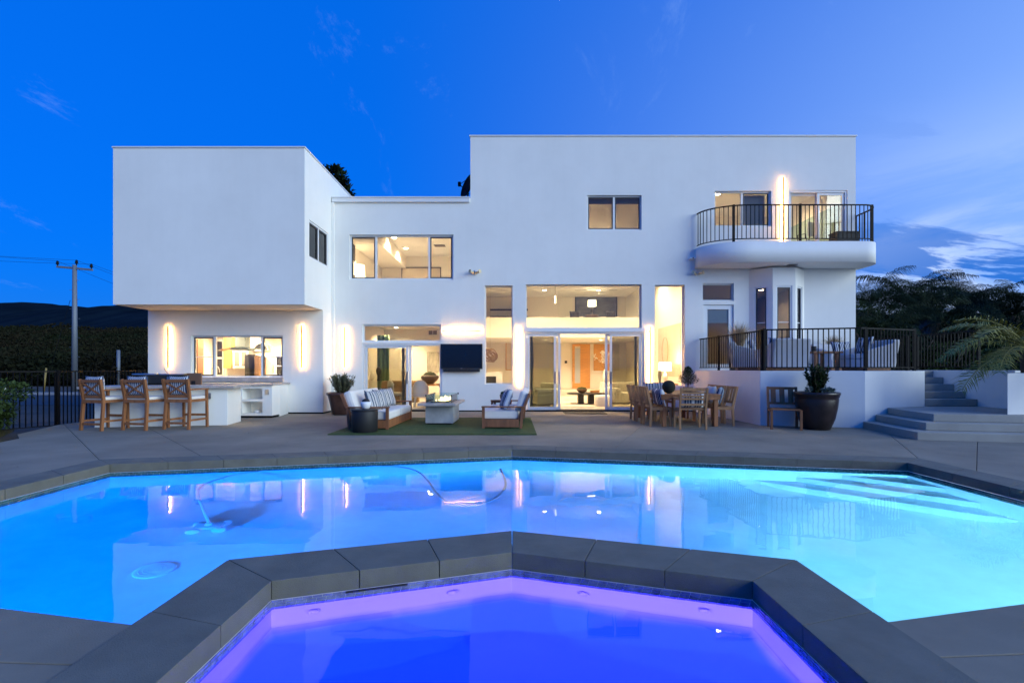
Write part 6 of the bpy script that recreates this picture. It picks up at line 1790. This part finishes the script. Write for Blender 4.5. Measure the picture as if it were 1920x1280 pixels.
# ================================================================== LAND BEYOND ON THE LEFT
def terrain(name, x0, x1, y0, y1, nx, ny, hf, m_):
    vs = []
    for j in range(ny + 1):
        for i in range(nx + 1):
            x, y = x0 + (x1 - x0) * i / nx, y0 + (y1 - y0) * j / ny
            vs.append((x, y, hf(x, y)))
    fs = [(j * (nx + 1) + i, j * (nx + 1) + i + 1, (j + 1) * (nx + 1) + i + 1, (j + 1) * (nx + 1) + i) for j in range(ny) for i in range(nx)]
    m = MB(); m.add(vs, fs, True); return tag(m.build(name, m_), kind='structure')
def fb(x, y, s, o=0): return mnoise.fractal(Vector((x * s, y * s, o)), 1.0, 2.0, 5)
def hill_h(x, y):
    f = min(1, max(0, (y - 38) / 120)); f = f * f * (3 - 2 * f)
    return -0.14 + f * (9.6 + 1.8 * fb(x, y, 0.02, 3)) + 1.0 * f * fb(x, y, 0.07, 7)
hill = terrain('hill', -420, 260, 37, 260, 170, 90, hill_h, M_CHAP)
def ridge_h(x, y):
    f = min(1, max(0, (y - 300) / 480)); f = f * f * (3 - 2 * f)
    prof = 99 + 11.0 * fb(x, 0, 0.012, 1) + 4.0 * fb(x, 0, 0.05, 2) - 0.010 * (x + 900)
    return -1 + f * prof + 1.2 * f * fb(x, y, 0.05, 5)
terrain('mountain', -1500, 900, 280, 1000, 600, 60, ridge_h, M_RIDGE)
# scrub cover on the near hill: uncountable bushes
rr = random.Random(101); sc_ = MB()
for k in range(2600):
    y = 42 + 170 * rr.random() ** 1.4; x = px(rr.uniform(-60, 330), y)
    s = rr.choice((0.6, 0.9, 1.2, 1.6, 2.6)) * rr.uniform(0.8, 1.2) * (0.8 + y / 150); z = hill_h(x, y)
    c = Vector((x, y, z + s * 0.2))
    for q in range(int(18 + s * 14)):
        d = rdir(rr, 0.35); p = c + Vector((d.x * s, d.y * s, abs(d.z) * s * 0.65)); e = rr.uniform(.12, .34) * (0.6 + y / 180)
        u = rdir(rr); v = u.orthogonal().normalized(); w_ = u.cross(v)
        sc_.add([p + u * e, p - u * e * .6 + v * e * .8, p - u * e * .6 - v * e * .5 + w_ * e * .7, p - u * e * .5 - w_ * e * .8], [(0, 1, 2), (0, 2, 3), (0, 3, 1), (1, 3, 2)])
tag(sc_.build('scrub', M_CHAP), 'dark scrub covering the hillside behind the fence', 'scrub', kind='stuff')
# road and kerb beyond the fence
m = MB(); m.box(-60, -10.95, 19.6, 27, -0.128, -0.115); tag(m.build('road', mat('asphalt', (0.05, 0.05, 0.052), 0.9, var=0.2, vscale=2)), kind='structure')
m = MB(); m.box(-60, -10.95, 27.001, 27.3, -0.128, 0.03); tag(m.build('kerb', mat('kerb_concrete', (0.35, 0.35, 0.36), 0.85)), kind='structure')
# utility pole
t = empty('utility_pole', (px(140, 31), 31, -0.14), 0, 'tall grey steel utility pole with a cross arm and insulators', 'utility pole')
M_GALV = mat('galvanised_steel', (0.20, 0.22, 0.24), 0.6, 0.3)
ph = pz(497, 31) + 0.14
m = MB(); m.tube([(0, 0, 0), (0, 0, ph)], [0.165, 0.115], 14); m.build('shaft', M_GALV, t)
m = MB(); m.bar((-1.12, 0, ph - 0.10), (1.12, 0, ph - 0.30), 0.10, 0.12); m.build('cross_arm', M_GALV, t)
tips = []
for x in (-1.08, 0.12, 1.05):
    m = MB(); zb = ph - 0.15 - 0.09 * x if abs(x) > 0.5 else ph
    m.lathe([(0.03, 0), (0.03, 0.08), (0.10, 0.10), (0.06, 0.14), (0.10, 0.17), (0.06, 0.21), (0.07, 0.28), (0.03, 0.33)], 10); m.build('insulator', M_IRON, t, (x, 0, zb)); tips.append((x, 0, zb + 0.3))
for k in range(9):
    m = MB(); m.bar((-0.32 if k % 2 else 0.0, 0, 2.2 + 0.6 * k), (0.0 if k % 2 else 0.32, 0, 2.2 + 0.6 * k), 0.02, 0.02); m.build('step_peg', M_GALV, t)
for i, p in enumerate(tips):
    q = (-34 + i * 3.0, -16 + i * 1.0, ph - 0.14 + 3.4 - i * 1.0)
    pts = [(p[0] + (q[0] - p[0]) * f, p[1] + (q[1] - p[1]) * f, p[2] + (q[2] - p[2]) * f - 1.6 * 4 * f * (1 - f) * 0.5) for f in [k / 12 for k in range(13)]]
    m = MB(); m.tube(pts, 0.009, 4); m.build('wire', M_IRON, t)
    q = (p[0] + 14 + 3 * i, 70, -3.0 + i)
    pts = [(p[0] + (q[0] - p[0]) * f, p[1] + (q[1] - p[1]) * f, p[2] + (q[2] - p[2]) * f - 1.5 * 4 * f * (1 - f)) for f in [k / 10 for k in range(11)]]
    m = MB(); m.tube(pts, 0.009, 4); m.build('wire', M_IRON, t)
m = MB(); m.tube([(-0.1, -0.2, ph * 0.72), (-1.0, -1.0, 0)], 0.012, 4); m.build('guy_wire', M_IRON, t)
m = MB(); m.tube([(-1.0, -1.0, 0), (-0.92, -0.92, 1.5)], 0.05, 8); m.build('guy_guard', mat('yellow_guard', (0.35, 0.24, 0.06), 0.6), t)
t = empty('short_pole', (px(222, 40), 40, -0.14), 0, 'short pale pole standing farther up the road', 'pole')
m = MB(); m.tube([(0, 0, 0), (0, 0, pz(656, 40) + 0.14)], [0.14, 0.12], 10); m.build('shaft', M_GALV, t)
m = MB(); m.tube([(0, 0, 2.6), (-0.6, 0, 1.4), (-1.6, 0, 0.9)], 0.02, 4); m.build('wire', M_IRON, t)
# crescent moon
t = MB(); Rm = 11.0; vs = []
n = 20
for i in range(n + 1):
    a = R(-90 + 180 * i / n)
    vs += [(Rm * math.cos(a), 0, Rm * math.sin(a)), (Rm * 0.62 * math.cos(a), 0, Rm * math.sin(a))]
t.add(vs, [(2 * i, 2 * i + 2, 2 * i + 3, 2 * i + 1) for i in range(n)])
mo = t.build('moon', emis('moonlight', (1.0, 0.97, 0.9), 1.5), None, (px(1049, 2500), 2500, pz(-4, 2500)), rot=(0, R(50), 0))
tag(mo, 'thin crescent moon at the top of the sky', 'moon')

# a few fallen leaves and specks on the paving and in the spa
rr = random.Random(202); lm = MB()
def clear_of(x, y):
    return not (abs(x) < 6.2 and 2.4 < y < 8.8) and not (abs(x) < 2.1 and y < 4.2)
for k in range(260):
    x, y = rr.uniform(-9, 9), rr.uniform(1.7, 11.0)
    if not clear_of(x, y): continue
    leaf(lm, Vector((x, y, 0.004)), Vector((rr.uniform(-1, 1), rr.uniform(-1, 1), 0.12)), Vector((0, 0, 1)), rr.uniform(.015, .05), rr.uniform(.004, .010))
for k in range(70):
    f = rr.random() * 6.28; q = rr.random() ** 0.5
    leaf(lm, Vector((q * 1.0 * math.cos(f), 2.2 + q * 0.7 * math.sin(f), -0.797)), Vector((rr.uniform(-1, 1), rr.uniform(-1, 1), 0.05)), Vector((0, 0, 1)), rr.uniform(.01, .03), rr.uniform(.003, .008))
tag(lm.build('leaf_litter', M_DEAD), 'small dry leaves and specks scattered over the paving', 'leaves', kind='stuff')
